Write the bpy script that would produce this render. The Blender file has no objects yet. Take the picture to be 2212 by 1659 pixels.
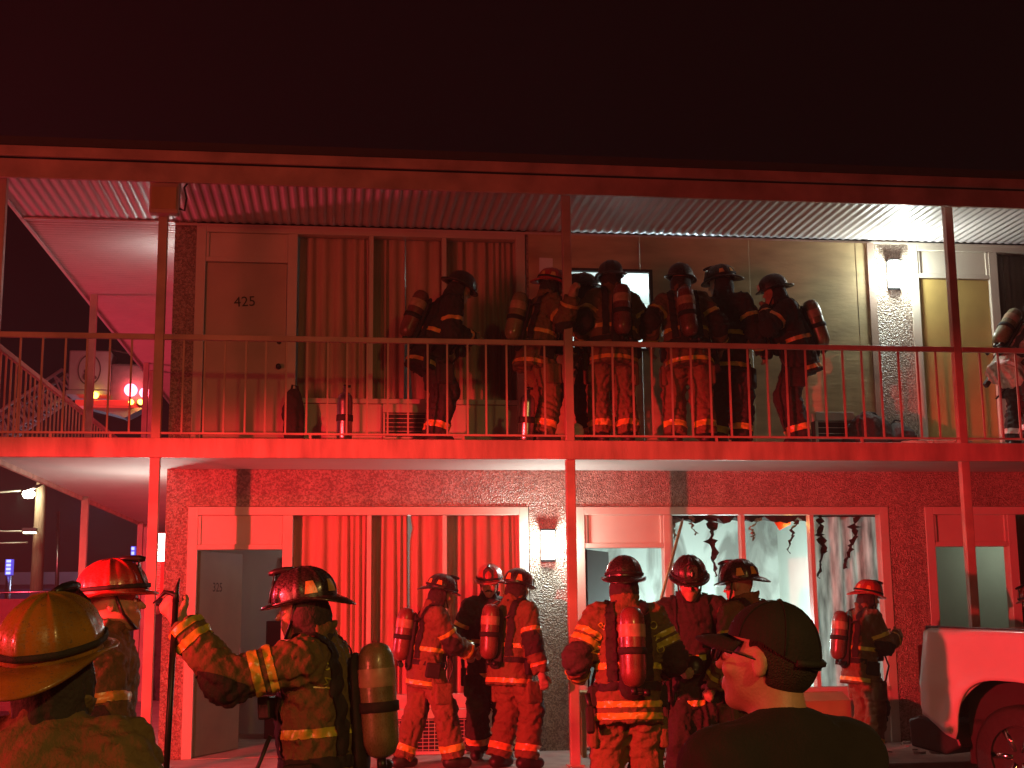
import bpy, bmesh, math, random
import numpy as np
from mathutils import Vector, Matrix
from mathutils.bvhtree import BVHTree
random.seed(7); RNG = np.random.default_rng(7)
R = math.radians
S = bpy.context.scene
COL = S.collection

# ------------------------------------------------------------------ camera
CX, CY, CZ = 1.6347, -13.6756, 1.423
YAW, PITCH, ROLL, FPX = .1322, .1671, -.0101, 2869.7      # focal length for a 2212 px wide frame
_fw = Vector((math.sin(YAW)*math.cos(PITCH), math.cos(YAW)*math.cos(PITCH), math.sin(PITCH)))
_rt = Vector((math.cos(YAW), -math.sin(YAW), 0)); _up = _rt.cross(_fw)
_r2 = _rt*math.cos(ROLL)+_up*math.sin(ROLL); _u2 = -_rt*math.sin(ROLL)+_up*math.cos(ROLL)
cam = bpy.data.cameras.new('camera'); camo = bpy.data.objects.new('camera', cam); COL.objects.link(camo)
camo.matrix_world = Matrix(((_r2.x, _u2.x, -_fw.x, CX), (_r2.y, _u2.y, -_fw.y, CY), (_r2.z, _u2.z, -_fw.z, CZ), (0, 0, 0, 1)))
cam.sensor_width = 36; cam.lens = 36*FPX/2212; cam.clip_end = 600; cam.clip_start = .05
S.camera = camo
def at(u, v, Y):                       # survey: a sight line met with the vertical plane at depth Y
    d = _fw+_r2*(u-1106)/FPX-_u2*(v-829.5)/FPX
    return Vector((CX, CY, CZ))+d*((Y-CY)/d.y)

# ------------------------------------------------------------------ night sky, lamps outside the frame, exposure
W = bpy.data.worlds.new('World'); S.world = W; W.use_nodes = True
_bg = W.node_tree.nodes['Background']; _bg.inputs[0].default_value = (.0018, .0005, .0009, 1); _bg.inputs[1].default_value = 1.0
S.view_settings.view_transform = 'Standard'; S.view_settings.look = 'None'
S.view_settings.exposure = 0; S.view_settings.gamma = 1; S.view_settings.use_curve_mapping = False
S.render.engine = 'CYCLES'
S.cycles.use_denoising = True
try: S.cycles.denoiser = 'OPENIMAGEDENOISE'
except Exception: pass
S.cycles.max_bounces = 6; S.cycles.sample_clamp_indirect = 4.0
S.cycles.use_light_tree = True
def lamp(name, kind, loc, color, power, size=.1, target=None, spot=None, blend=.5, scale=None):
    l = bpy.data.lights.new(name, kind); l.energy = power; l.color = color
    if kind in ('POINT', 'SPOT'): l.shadow_soft_size = size
    if kind == 'SPOT': l.spot_size = spot; l.spot_blend = blend
    o = bpy.data.objects.new(name, l); COL.objects.link(o); o.location = loc
    if target is not None:
        o.rotation_euler = (Vector(target)-Vector(loc)).to_track_quat('-Z', 'Y').to_euler()
    if scale: o.scale = scale
    return o
RED = (1.0, .026, .036)
# the fire engine's warning lamps, parked left of the frame: a flat beam at lamp height and a weak all-round beacon
lamp('warning_light', 'SPOT', (-3.8, -8.7, 2.0), RED, 8200, .07, (4.1, 0, 1.2), R(84), .5, (1, .29, 1))
lamp('warning_light', 'SPOT', (-3.8, -8.9, 2.0), RED, 560, .07, (2.6, -11.2, 1.1), R(62), .5)
lamp('beacon', 'POINT', (-6.5, -13.0, 1.9), (1.0, .085, .06), 2000, 1.6)
# the ladder truck's beacon, round the left side of the motel
lamp('beacon', 'POINT', (-8.5, 4.0, 2.4), (1.0, .06, .12), 2600, .5)
# the sodium street lamp of the car park, behind and right of the photographer
lamp('street_light', 'SPOT', (5.0, -17.5, 5.2), (1.0, .62, .17), 850, .2, (2.2, -8.5, .2), R(66), .75)

# ------------------------------------------------------------------ materials
MATS = {}
def mat(name, col, rough=.6, var=.15, scale=6, bump=0, bscale=60, metal=0, spec=.5, emit=None, estr=0, voro=False, coat=0, alpha=None, trans=0, stretch=(1, 1, 1), bdist=.01, col2=None):
    if name in MATS: return MATS[name]
    m = bpy.data.materials.new(name); m.use_nodes = True; MATS[name] = m
    nt = m.node_tree; n = nt.nodes; L = nt.links; b = n['Principled BSDF']
    b.inputs['Roughness'].default_value = rough; b.inputs['Metallic'].default_value = metal
    b.inputs['Specular IOR Level'].default_value = spec
    if coat: b.inputs['Coat Weight'].default_value = coat; b.inputs['Coat Roughness'].default_value = .08
    if trans: b.inputs['Transmission Weight'].default_value = trans
    c2 = col2 or tuple(min(1, c*(1+var)) for c in col)
    c1 = tuple(c*(1-var) for c in col)
    tc = n.new('ShaderNodeTexCoord'); mp = n.new('ShaderNodeMapping'); mp.inputs['Scale'].default_value = stretch
    L.new(tc.outputs['Object'], mp.inputs[0])
    if voro:
        t = n.new('ShaderNodeTexVoronoi'); t.inputs['Scale'].default_value = bscale; L.new(mp.outputs[0], t.inputs['Vector'])
        src = t.outputs['Color']
        sp = n.new('ShaderNodeSeparateColor'); L.new(src, sp.inputs[0]); fac = sp.outputs[0]; hgt = t.outputs['Distance']
    else:
        t = n.new('ShaderNodeTexNoise'); t.inputs['Scale'].default_value = scale; t.inputs['Detail'].default_value = 5
        L.new(mp.outputs[0], t.inputs['Vector']); fac = t.outputs[0]
        t2 = n.new('ShaderNodeTexNoise'); t2.inputs['Scale'].default_value = bscale; t2.inputs['Detail'].default_value = 4
        L.new(mp.outputs[0], t2.inputs['Vector']); hgt = t2.outputs[0]
    r = n.new('ShaderNodeValToRGB'); r.color_ramp.elements[0].position = .3; r.color_ramp.elements[1].position = .7
    r.color_ramp.elements[0].color = (*c1, 1); r.color_ramp.elements[1].color = (*c2, 1)
    L.new(fac, r.inputs[0]); L.new(r.outputs[0], b.inputs['Base Color'])
    if bump:
        bp = n.new('ShaderNodeBump'); bp.inputs['Strength'].default_value = bump; bp.inputs['Distance'].default_value = bdist
        L.new(hgt, bp.inputs['Height']); L.new(bp.outputs[0], b.inputs['Normal'])
    if emit: b.inputs['Emission Color'].default_value = (*emit, 1); b.inputs['Emission Strength'].default_value = estr
    return m
M = dict(
    cream=mat('cream_paint', (.55, .48, .40), .45, .06, 3, .10, 90),
    trim=mat('trim_paint', (.43, .30, .24), .5, .28, 3, .25, 50),
    beam=mat('beam_paint', (.42, .29, .23), .5, .32, 2.2, .3, 30, stretch=(3, 3, .7)),
    agg=mat('exposed_aggregate', (.32, .225, .17), .30, .25, 8, .55, 66, voro=True, col2=(.46, .36, .29), bdist=.035, spec=.8),
    soffit=mat('soffit_metal', (.55, .49, .49), .42, .05, 4, .05, 40, spec=.7),
    stucco=mat('ceiling_stucco', (.60, .53, .50), .7, .07, 1.5, .2, 60),
    roof=mat('roof_felt', (.04, .035, .035), .9),
    conc=mat('concrete', (.36, .32, .29), .8, .2, 5, .3, 40),
    asphalt=mat('asphalt', (.05, .05, .05), .75, .3, 20, .5, 120),
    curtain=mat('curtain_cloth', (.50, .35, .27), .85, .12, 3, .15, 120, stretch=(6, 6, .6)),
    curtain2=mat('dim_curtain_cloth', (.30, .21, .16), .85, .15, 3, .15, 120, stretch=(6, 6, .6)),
    room=mat('room_plaster', (.62, .63, .58), .8, .06, 2, .1, 40),
    ply=mat('plywood', (.46, .34, .18), .6, .24, 1.8, .25, 9, stretch=(1, 1, 3.6)),
    door=mat('door_paint', (.42, .33, .26), .5, .07, 3, .08, 60),
    doorg=mat('green_grey_door_paint', (.30, .31, .26), .5, .10, 3, .1, 60),
    dooro=mat('olive_door_paint', (.40, .27, .09), .45, .1, 3, .1, 60),
    dark=mat('dark_void', (.02, .018, .018), .7),
    black=mat('black_plastic', (.014, .013, .014), .4, .2, 20, .15, 100),
    nylon=mat('black_webbing', (.02, .018, .018), .75, .3, 30, .4, 300),
    steel=mat('brushed_steel', (.55, .55, .55), .3, .1, 10, .1, 90, metal=1),
    alum=mat('scuffed_aluminium', (.6, .6, .6), .28, .2, 14, .15, 60, metal=1),
    tan=mat('tan_turnout_cloth', (.165, .108, .042), .85, .20, 3.5, .9, 26, bdist=.02),
    red=mat('rust_turnout_cloth', (.18, .100, .05), .85, .22, 3.5, .9, 26, bdist=.02),
    char=mat('black_turnout_cloth', (.034, .028, .026), .85, .3, 3.5, .9, 26, bdist=.02),
    pale=mat('pale_turnout_cloth', (.44, .37, .29), .85, .2, 9, .9, 26, bdist=.02),
    lime=mat('lime_reflective_tape', (.62, .52, .06), .3, .30, 14, .15, 120, spec=.8),
    orange=mat('orange_reflective_tape', (.66, .36, .08), .3, .35, 14, .15, 120, spec=.8),
    silver=mat('silver_reflective_tape', (.75, .72, .68), .25, .1, 30, .1, 120, spec=.9),
    hblack=mat('black_helmet_shell', (.022, .018, .018), .25, .3, 14, .05, 40, coat=.5),
    hred=mat('red_helmet_shell', (.42, .03, .03), .25, .2, 14, .05, 40, coat=.5),
    hamber=mat('amber_helmet_shell', (.30, .135, .018), .34, .35, 9, .12, 22, coat=.35),
    skin=mat('skin', (.50, .27, .18), .5, .12, 25, .15, 160),
    hair=mat('dark_hair', (.03, .02, .015), .7, .3, 60, .8, 250),
    leather=mat('tan_leather_glove', (.40, .27, .17), .7, .25, 18, .4, 80),
    boot=mat('black_rubber', (.02, .018, .018), .5, .3, 18, .2, 80),
    tank=mat('carbon_wrapped_tank', (.20, .165, .075), .16, .35, 8, .05, 60, coat=.7),
    tankred=mat('dark_red_tank', (.16, .05, .04), .18, .35, 8, .05, 60, coat=.7),
    label=mat('tank_label', (.42, .28, .18), .4, .25, 22),
    tshirt=mat('dark_t_shirt', (.017, .012, .013), .9, .25, 8, .3, 120),
    cap=mat('black_cap_cloth', (.018, .014, .015), .85, .25, 12, .35, 140),
    wood=mat('stool_wood', (.42, .27, .12), .5, .2, 6, .15, 40, stretch=(1, 1, .2)),
    polewood=mat('pole_wood', (.26, .17, .11), .8, .3, 5, .3, 30, stretch=(6, 6, .5)),
    white=mat('white_paint', (.72, .70, .68), .35, .05, 4),
    truckw=mat('white_car_paint', (.60, .57, .56), .24, .10, 1.3, .03, 8, coat=.8),
    chrome=mat('chrome', (.8, .8, .8), .1, .05, 8, metal=1),
    tyre=mat('tyre_rubber', (.02, .02, .02), .7, .2, 30, .4, 60),
    soot=mat('soot', (.025, .02, .018), .9, .4, 15, .6, 40),
    char_curtain=mat('scorched_curtain', (.30, .26, .24), .85, .6, 3.5, .3, 50, stretch=(4, 4, .7), col2=(.72, .66, .62)),
    blueb=mat('blue_wall_paint', (.10, .14, .32), .6, .1, 2),
    bluer=mat('pale_roof_metal', (.30, .32, .36), .5, .1, 2),
    debris=mat('debris', (.30, .27, .24), .85, .6, 7, .5, 30),
)
_q = M['agg'].node_tree; _b = _q.nodes['Principled BSDF']; _w = _q.nodes.new('ShaderNodeTexNoise'); _w.inputs['Scale'].default_value = 1.7; _w.inputs['Detail'].default_value = 7; _w.inputs['Roughness'].default_value = .7
_tcx = _q.nodes.new('ShaderNodeTexCoord'); _mpx = _q.nodes.new('ShaderNodeMapping'); _mpx.inputs['Scale'].default_value = (1.6, 1.6, .7); _q.links.new(_tcx.outputs['Object'], _mpx.inputs[0]); _q.links.new(_mpx.outputs[0], _w.inputs['Vector'])
_rm = _q.nodes.new('ShaderNodeValToRGB'); _rm.color_ramp.elements[0].position = .32; _rm.color_ramp.elements[0].color = (.6, .56, .53, 1); _rm.color_ramp.elements[1].position = .6
_mx = _q.nodes.new('ShaderNodeMix'); _mx.data_type = 'RGBA'; _mx.blend_type = 'MULTIPLY'; _mx.inputs[0].default_value = 1
_q.links.new(_w.outputs[0], _rm.inputs[0]); _q.links.new(_b.inputs['Base Color'].links[0].from_socket, _mx.inputs[6]); _q.links.new(_rm.outputs[0], _mx.inputs[7]); _q.links.new(_mx.outputs[2], _b.inputs['Base Color'])
for _k, _d in (('hblack', .10), ('hred', .06), ('hamber', .05), ('tank', .05), ('tankred', .05)):
    _q = M[_k].node_tree; _b = _q.nodes['Principled BSDF']; _w = _q.nodes.new('ShaderNodeTexNoise'); _w.inputs['Scale'].default_value = 26; _w.inputs['Detail'].default_value = 8; _w.inputs['Roughness'].default_value = .75
    _mr = _q.nodes.new('ShaderNodeMapRange'); _mr.inputs[1].default_value = .42; _mr.inputs[2].default_value = .62; _mr.inputs[3].default_value = .16; _mr.inputs[4].default_value = .62
    _q.links.new(_w.outputs[0], _mr.inputs[0]); _q.links.new(_mr.outputs[0], _b.inputs['Roughness']); _q.links.new(_mr.outputs[0], _b.inputs['Coat Roughness'])
    _mx = _q.nodes.new('ShaderNodeMix'); _mx.data_type = 'RGBA'; _rm = _q.nodes.new('ShaderNodeValToRGB'); _rm.color_ramp.elements[0].position = .56; _rm.color_ramp.elements[1].position = .66
    _q.links.new(_w.outputs[0], _rm.inputs[0]); _q.links.new(_rm.outputs[0], _mx.inputs[0]); _q.links.new(_b.inputs['Base Color'].links[0].from_socket, _mx.inputs[6]); _mx.inputs[7].default_value = (_d, _d*.85, _d*.7, 1); _q.links.new(_mx.outputs[2], _b.inputs['Base Color'])
def emat(name, col, s):
    return mat(name, col, .5, .02, 4, emit=col, estr=s)
M['lampw'] = emat('lit_lamp_diffuser', (.93, 1.0, .94), 9)
M['lampb'] = emat('lit_blue_sign', (.25, .30, 1.0), 3.2)
M['lampr'] = emat('lit_red_lens', (1.0, .05, .08), 26)
M['lampy'] = emat('lit_amber_lens', (1.0, .70, .08), 9)
M['lamps'] = emat('lit_street_lens', (.95, 1.0, .72), 60)
M['lampi'] = emat('lit_bulb', (1.0, .62, .12), 14)
_cm = M['char_curtain'].node_tree; _pb = _cm.nodes['Principled BSDF']; _tl = _cm.nodes.new('ShaderNodeBsdfTranslucent'); _ms = _cm.nodes.new('ShaderNodeMixShader'); _ms.inputs[0].default_value = .6
_cm.links.new(_pb.inputs['Base Color'].links[0].from_socket, _tl.inputs[0]); _cm.links.new(_pb.outputs[0], _ms.inputs[1]); _cm.links.new(_tl.outputs[0], _ms.inputs[2]); _cm.links.new(_ms.outputs[0], _cm.nodes['Material Output'].inputs[0])
gm = bpy.data.materials.new('window_glass'); gm.use_nodes = True; _n = gm.node_tree.nodes; _l = gm.node_tree.links
_n.clear(); _o = _n.new('ShaderNodeOutputMaterial'); _mx = _n.new('ShaderNodeMixShader'); _t = _n.new('ShaderNodeBsdfTransparent'); _g = _n.new('ShaderNodeBsdfGlossy')
_g.inputs['Roughness'].default_value = .08; _fr = _n.new('ShaderNodeFresnel'); _fr.inputs[0].default_value = 1.35
_l.new(_fr.outputs[0], _mx.inputs[0]); _l.new(_t.outputs[0], _mx.inputs[1]); _l.new(_g.outputs[0], _mx.inputs[2]); _l.new(_mx.outputs[0], _o.inputs[0])
M['glass'] = gm

# ------------------------------------------------------------------ mesh helpers
class MB:
    def __init__(s): s.v = []; s.f = []; s.sm = []
    def add(s, v, f, smooth=False):
        o = len(s.v); s.v += [tuple(p) for p in v]; s.f += [tuple(i+o for i in q) for q in f]; s.sm += [smooth]*len(f); return s
    def box(s, x0, x1, y0, y1, z0, z1, mtx=None):
        v = [(x, y, z) for x in (x0, x1) for y in (y0, y1) for z in (z0, z1)]
        if mtx is not None: v = [mtx@Vector(p) for p in v]
        return s.add(v, [(0, 1, 3, 2), (4, 6, 7, 5), (0, 4, 5, 1), (2, 3, 7, 6), (0, 2, 6, 4), (1, 5, 7, 3)])
    def tube(s, pts, rad, n=8, cap=True, smooth=True):
        pts = [Vector(p) for p in pts]; rad = rad if isinstance(rad, (list, tuple)) else [rad]*len(pts)
        v = []; f = []; prev = None
        for i, p in enumerate(pts):
            t = (pts[min(i+1, len(pts)-1)]-pts[max(i-1, 0)]).normalized()
            a = prev-t*prev.dot(t) if prev else t.orthogonal()
            a.normalize(); prev = a; b = t.cross(a)
            v += [p+(a*math.cos(k*2*math.pi/n)+b*math.sin(k*2*math.pi/n))*rad[i] for k in range(n)]
        for i in range(len(pts)-1):
            f += [(i*n+k, i*n+(k+1) % n, (i+1)*n+(k+1) % n, (i+1)*n+k) for k in range(n)]
        s.add(v, f, smooth)
        if cap:
            s.f += [tuple(range(len(s.v)-n, len(s.v))), tuple(range(len(s.v)-len(v)+n-1, len(s.v)-len(v)-1, -1))]; s.sm += [False]*2
        return s
    def lathe(s, prof, o, ax=(0, 0, 1), n=20, smooth=True):
        ax = Vector(ax).normalized(); a = ax.orthogonal().normalized(); b = ax.cross(a); o = Vector(o)
        v = [o+ax*z+(a*math.cos(k*2*math.pi/n)+b*math.sin(k*2*math.pi/n))*max(r, 1e-4) for r, z in prof for k in range(n)]
        f = [(i*n+k, i*n+(k+1) % n, (i+1)*n+(k+1) % n, (i+1)*n+k) for i in range(len(prof)-1) for k in range(n)]
        return s.add(v, f, smooth)
    def prism(s, poly, fn, d):                 # polygon (2D) mapped by fn(a, b, depth) and extruded
        n = len(poly); v = [fn(a, b, 0) for a, b in poly]+[fn(a, b, d) for a, b in poly]
        return s.add(v, [tuple(range(n)), tuple(range(2*n-1, n-1, -1))]+[(i, (i+1) % n, n+(i+1) % n, n+i) for i in range(n)])
    def mesh(s, name):
        me = bpy.data.meshes.new(name); me.from_pydata(s.v, [], s.f); me.update()
        bm = bmesh.new(); bm.from_mesh(me); bmesh.ops.recalc_face_normals(bm, faces=bm.faces); bm.to_mesh(me); bm.free()
        for p, q in zip(me.polygons, s.sm): p.use_smooth = q
        return me
    def build(s, name, m, parent=None, bevel=0):
        o = bpy.data.objects.new(name, s.mesh(name)); COL.objects.link(o)
        o.data.materials.append(M[m] if isinstance(m, str) else m)
        if parent: o.parent = parent
        if bevel:
            b = o.modifiers.new('bevel', 'BEVEL'); b.width = bevel; b.segments = 2; b.limit_method = 'ANGLE'
        return o
def box(name, m, parent, *a, bevel=0): return MB().box(*a).build(name, m, parent, bevel)
def place(name, me, m, parent, loc=(0, 0, 0)):
    o = bpy.data.objects.new(name, me); COL.objects.link(o); o.parent = parent; o.location = loc
    if not me.materials: me.materials.append(M[m])
    return o
def tag(o, label, cat=None, group=None, kind=None):
    if label: o['label'] = label
    if cat: o['category'] = cat
    if group: o['group'] = group
    if kind: o['kind'] = kind
    return o
def empty(name, loc=(0, 0, 0), rz=0):
    o = bpy.data.objects.new(name, None); COL.objects.link(o); o.location = loc; o.rotation_euler = (0, 0, rz); o.empty_display_size = .1
    return o
def textmesh(s, size=1.0, align='CENTER'):
    c = bpy.data.curves.new('txt', 'FONT'); c.body = s; c.size = size; c.align_x = align; c.resolution_u = 3
    o = bpy.data.objects.new('txt', c); COL.objects.link(o)
    dg = bpy.context.evaluated_depsgraph_get(); me = bpy.data.meshes.new_from_object(o.evaluated_get(dg))
    bpy.data.objects.remove(o); return me

# ------------------------------------------------------------------ ground
ZL = -.12                                   # car park level, a kerb below the motel walkway
def lot(y): return ZL+.025*max(-14, min(0, y+1.75))       # the car park falls gently away from the kerb
o = MB().add([p for y in (-120, -15.75, -1.75, 120) for p in ((-120, y, lot(y)), (120, y, lot(y)))], [(0, 1, 3, 2), (2, 3, 5, 4), (4, 5, 7, 6)]).build('parking_lot', 'asphalt'); tag(o, 'dark asphalt car park in front of the motel', kind='structure')
o = MB().box(-1.7, 14, -1.75, 0.0, ZL-.2, 0).box(-1.7, -.06, 0, 16, ZL-.2, 0).build('walkway', 'conc', bevel=.012); tag(o, 'raised concrete walkway along the motel rooms', kind='structure')

# ------------------------------------------------------------------ the motel
B = empty('motel_building', (0, 0, 0)); tag(B, 'two-storey motel with outside balcony walkway and exposed aggregate piers', 'building')
XR, ZS, ZC, ZF, YB = 13.0, 2.975, 2.84, 5.43, 5.0
P1, P2, P3, XC, W0 = 0.0, 3.82, 7.75, -1.46, -1.37
# piers and spandrel band of exposed aggregate
for x0, x1 in ((-.06, .16), (3.62, 4.10), (7.52, 7.93), (11.4, 11.8)):
    box('pier', 'agg', B, x0, x1, 0, .22, 0, 2.463); box('pier', 'agg', B, x0, x1, 0, .22, ZS, ZF-.003)
box('wall_band', 'agg', B, -.06, XR, .004, .22, 2.463, ZC)
box('side_wall', 'cream', B, -.06, .14, .222, 15, 0, ZF)
box('back_wall', 'room', B, .14, XR, YB, YB+.2, 0, ZF)
for x in (3.80, 7.70, 11.55): box('party_wall', 'room', B, x, x+.1, .222, YB, 0, 2.70); box('party_wall', 'room', B, x, x+.1, .222, YB, ZS+.002, ZF-.01)
# floors
box('balcony_slab', 'stucco', B, XC-.02, XR, W0-.02, -.002, ZC, ZS-.004)
box('balcony_slab', 'stucco', B, XC-.02, -.065, 0, 15, ZC, ZS-.004)
box('room_floor', 'conc', B, .14, XR, .222, YB, ZC-.05, ZS-.004)
box('room_ceiling', 'room', B, .14, XR, .222, YB, 2.72, ZC-.055)
box('room_floor', 'conc', B, .14, XR, .0, YB, -.1, .004)
box('balcony_beam', 'beam', B, XC-.06, XR, W0-.065, W0-.022, 2.795, ZS, bevel=.006)
box('balcony_beam', 'beam', B, XC-.065, XC-.022, W0-.02, 15, 2.795, ZS, bevel=.006)
# roof
box('roof', 'roof', B, XC-.25, XR, -1.66, YB+.3, 5.625, 5.70)
box('roof', 'roof', B, XC-.25, .1, YB+.3, 15.2, 5.625, 5.70)
box('fascia_board', 'trim', B, XC-.20, XR, -1.64, -1.60, 5.525, 5.622, bevel=.006)
box('fascia_board', 'trim', B, XC-.18, XR, -1.585, -1.545, 5.335, 5.515, bevel=.006)
box('fascia_board', 'trim', B, XC-.20, XC-.16, -1.598, 15, 5.455, 5.622, bevel=.006)
def corrugated(x0, x1, y0, y1, z, along_y, pitch=.092, amp=.008):
    m = MB(); a0, a1 = (x0, x1) if along_y else (y0, y1); n = int((a1-a0)/pitch*6); v = []
    for i in range(n+1):
        a = a0+(a1-a0)*i/n; ph = (a/pitch) % 1
        h = amp*(1 if ph < .5 else 0) if False else amp*min(1, max(0, 2.2*abs(ph-.5)*2-.6))
        for b in ((y0, y1) if along_y else (x0, x1)):
            v.append((a, b, z-h) if along_y else (b, a, z-h))
    return m.add(v, [(2*i, 2*i+1, 2*i+3, 2*i+2) for i in range(n)])
corrugated(XC-.15, XR, -1.545, -.003, ZF, True, .092, .010).build('soffit', 'soffit', B)
corrugated(XC-.16, -.06, 0.0, 15, ZF, False, .092, .013).build('soffit', 'soffit', B)
box('soffit_strip', 'soffit', B, XC-.15, -.06, -.035, -.002, ZF-.03, ZF-.013)
box('side_eave_edge', 'soffit', B, XC-.155, XC-.12, -1.54, 15, ZF-.03, ZF-.013)
# posts
for x in (XC, P1, P2, P3, 11.6):
    box('post', 'trim', B, x-.042, x+.042, W0-.02, W0+.06, ZS, ZF-.012, bevel=.006)
    box('post', 'trim', B, x-.044, x+.044, W0-.018, W0+.06, 0, ZC, bevel=.006)
    box('post_plate', 'trim', B, x-.075, x+.075, W0-.05, W0+.09, .001, .014)
for y in (3.4, 8.2, 8.9):
    box('post', 'trim', B, XC-.042, XC+.042, y-.042, y+.042, ZS, ZF-.012, bevel=.006)
    box('post', 'trim', B, XC-.042, XC+.042, y-.042, y+.042, 0, ZC, bevel=.006)
# railings, every baluster a piece of its own
bal = MB().box(-.0085, .0085, -.0085, .0085, 0, .862).mesh('baluster'); bal.materials.append(M['trim'])
def railing(x0, x1):
    r = MB().box(x0, x1, W0-.022, W0+.022, 3.892, 3.942).build('railing', 'trim', B, .004)
    box('bottom_rail', 'trim', r, x0, x1, W0-.012, W0+.012, 3.015, 3.034)
    n = round((x1-x0)/.191)
    for i in range(1, n):
        x = x0+(x1-x0)*i/n
        place('baluster', bal, 'trim', r, (x+random.uniform(-.006, .006), W0, 3.032))
    for x in (x0+(x1-x0)*.36, x0+(x1-x0)*.74): box('rail_foot', 'trim', r, x-.011, x+.011, W0-.011, W0+.011, ZS, 3.0145)
for a, b in ((XC+.044, P1-.044), (P1+.044, P2-.044), (P2+.044, P3-.044), (P3+.044, 11.556)): railing(a, b)
XC2 = XC-.10
r = MB().box(XC2-.022, XC2+.022, W0+.062, 14, 3.892, 3.942).build('railing', 'trim', B, .004)
box('bottom_rail', 'trim', r, XC2-.012, XC2+.012, W0+.062, 14, 3.015, 3.034)
for i in range(1, 70): place('baluster', bal, 'trim', r, (XC2, W0+.07+i*.21, 3.032))

# front of each room: door bay + three-light window
def bay(x0, z0, door, door_open=False, glass=True, win=True, xw=None, knee=True, sill=.58, dm='door', head=2.46, dh=2.03):
    xe = xw or x0+3.45                     # right end
    d0, d1 = x0+.10, x0+.94                # door opening
    w0 = x0+1.04
    fr = MB()
    fr.box(x0+.002, d0, -.012, .12, z0, z0+head-.002)
    fr.box(d0, xe-.10, -.012, .12, z0+head-.085, z0+head-.002)
    fr.box(d1, w0, -.01, .12, z0, z0+head-.087)
    fr.box(xe-.10, xe-.002, -.012, .12, z0, z0+head-.002)
    fr.box(d0, d1, -.008, .10, z0+dh, z0+dh+.05)
    f = fr.build('front_frame', 'cream', B, .005)
    box('transom_panel', 'cream', B, d0+.012, d1-.012, .022, .045, z0+dh+.052, z0+head-.088)
    for a_ in (d0+.002, d1-.03): box('transom_bead', 'cream', f, a_, a_+.028, .0, .044, z0+dh+.052, z0+head-.09, bevel=.003)
    ww = (xe-.10-w0)/3
    for i in (1, 2):
        box('mullion', 'cream', f, w0+ww*i-.022, w0+ww*i+.022, -.006, .10, z0+sill, z0+head-.088)
    box('window_sill', 'cream', f, w0, xe-.102, -.03, .12, z0+sill-.05, z0+sill-.002)
    if knee: box('knee_wall', 'cream', B, w0, xe-.102, .02, .12, z0+.002, z0+sill-.053)
    if glass:
        for i in range(3):
            box('pane', 'glass', f, w0+ww*i+.024, w0+ww*(i+1)-.024, .055, .061, z0+sill, z0+head-.09)
    if door:
        d = box('door', dm, B, d0+.006, d1-.006, .03, .072, z0+.012, z0+dh-.004, bevel=.003)
        MB().lathe([(.001, 0), (.028, 0), (.028, .008), (.011, .012), (.011, .035), (.026, .045), (.026, .06), (.001, .068)], (d1-.075, .03, z0+.93), (0, -1, 0), 14).build('handle', 'black', d)
        MB().lathe([(.001, 0), (.024, 0), (.02, .014), (.001, .016)], (d1-.075, .03, z0+1.19), (0, -1, 0), 12).build('deadbolt', 'black', d)
        return d
d_up = bay(.16, ZS, True, head=2.43, sill=.60)
bay(.16, 0, False, knee=True)
bay(4.10, 0, False, glass=False, xw=7.52)
bay(7.93, 0, False, xw=11.4)
bay(7.93, ZS, True, xw=11.4, head=2.43, sill=.60, dm='dooro')
box('head_strip', 'cream', B, -.06, XR, -.02, -.003, ZF-.05, ZF-.026)
# room numbers
def flat_text(s, size, m, parent, mtx, name='number'):
    me = textmesh(s, size); me.transform(mtx)
    o = bpy.data.objects.new(name, me); COL.objects.link(o); me.materials.clear(); me.materials.append(M[m]); o.parent = parent; return o
FRONT = Matrix.Rotation(R(90), 4, 'X')
n = flat_text('425', .15, 'black', d_up, Matrix.Translation((.67, .025, 4.54))@Matrix.Rotation(R(-4), 4, 'Y')@FRONT)
sol = n.modifiers.new('thick', 'SOLIDIFY'); sol.thickness = .004
# upper room two boarded with plywood, a hatch cut in it
xs = [3.64, 4.86, 6.08, 7.30, 7.50]
hx0, hx1, hz0, hz1 = 4.10, 4.96, 4.15, 4.985
for i in range(4):
    a, b = xs[i]+.002, xs[i+1]-.002
    m = MB(); y0, y1 = -.030-.003*(i % 2), -.016
    cuts = [(a, b)] if not (a < hx1 and b > hx0) else None
    if cuts: m.box(a, b, y0, y1, ZS+.01, ZF-.052)
    else:
        l, r_ = max(a, hx0), min(b, hx1)
        m.box(a, b, y0, y1, ZS+.01, hz0); m.box(a, b, y0, y1, hz1, ZF-.052)
        if l > a: m.box(a, l, y0, y1, hz0, hz1)
        if r_ < b: m.box(r_, b, y0, y1, hz0, hz1)
    m.build('plywood_sheet', 'ply', B)
MB().box(hx0-.03, hx0, -.045, .02, hz0-.03, hz1+.03).box(hx1, hx1+.03, -.045, .02, hz0-.03, hz1+.03).box(hx0, hx1, -.045, .02, hz1, hz1+.03).box(hx0, hx1, -.045, .02, hz0-.03, hz0).build('hatch_frame', 'char', B)
box('jamb_post', 'trim', B, 7.43, 7.51, -.05, -.034, ZS+.01, ZF-.052)
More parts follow.
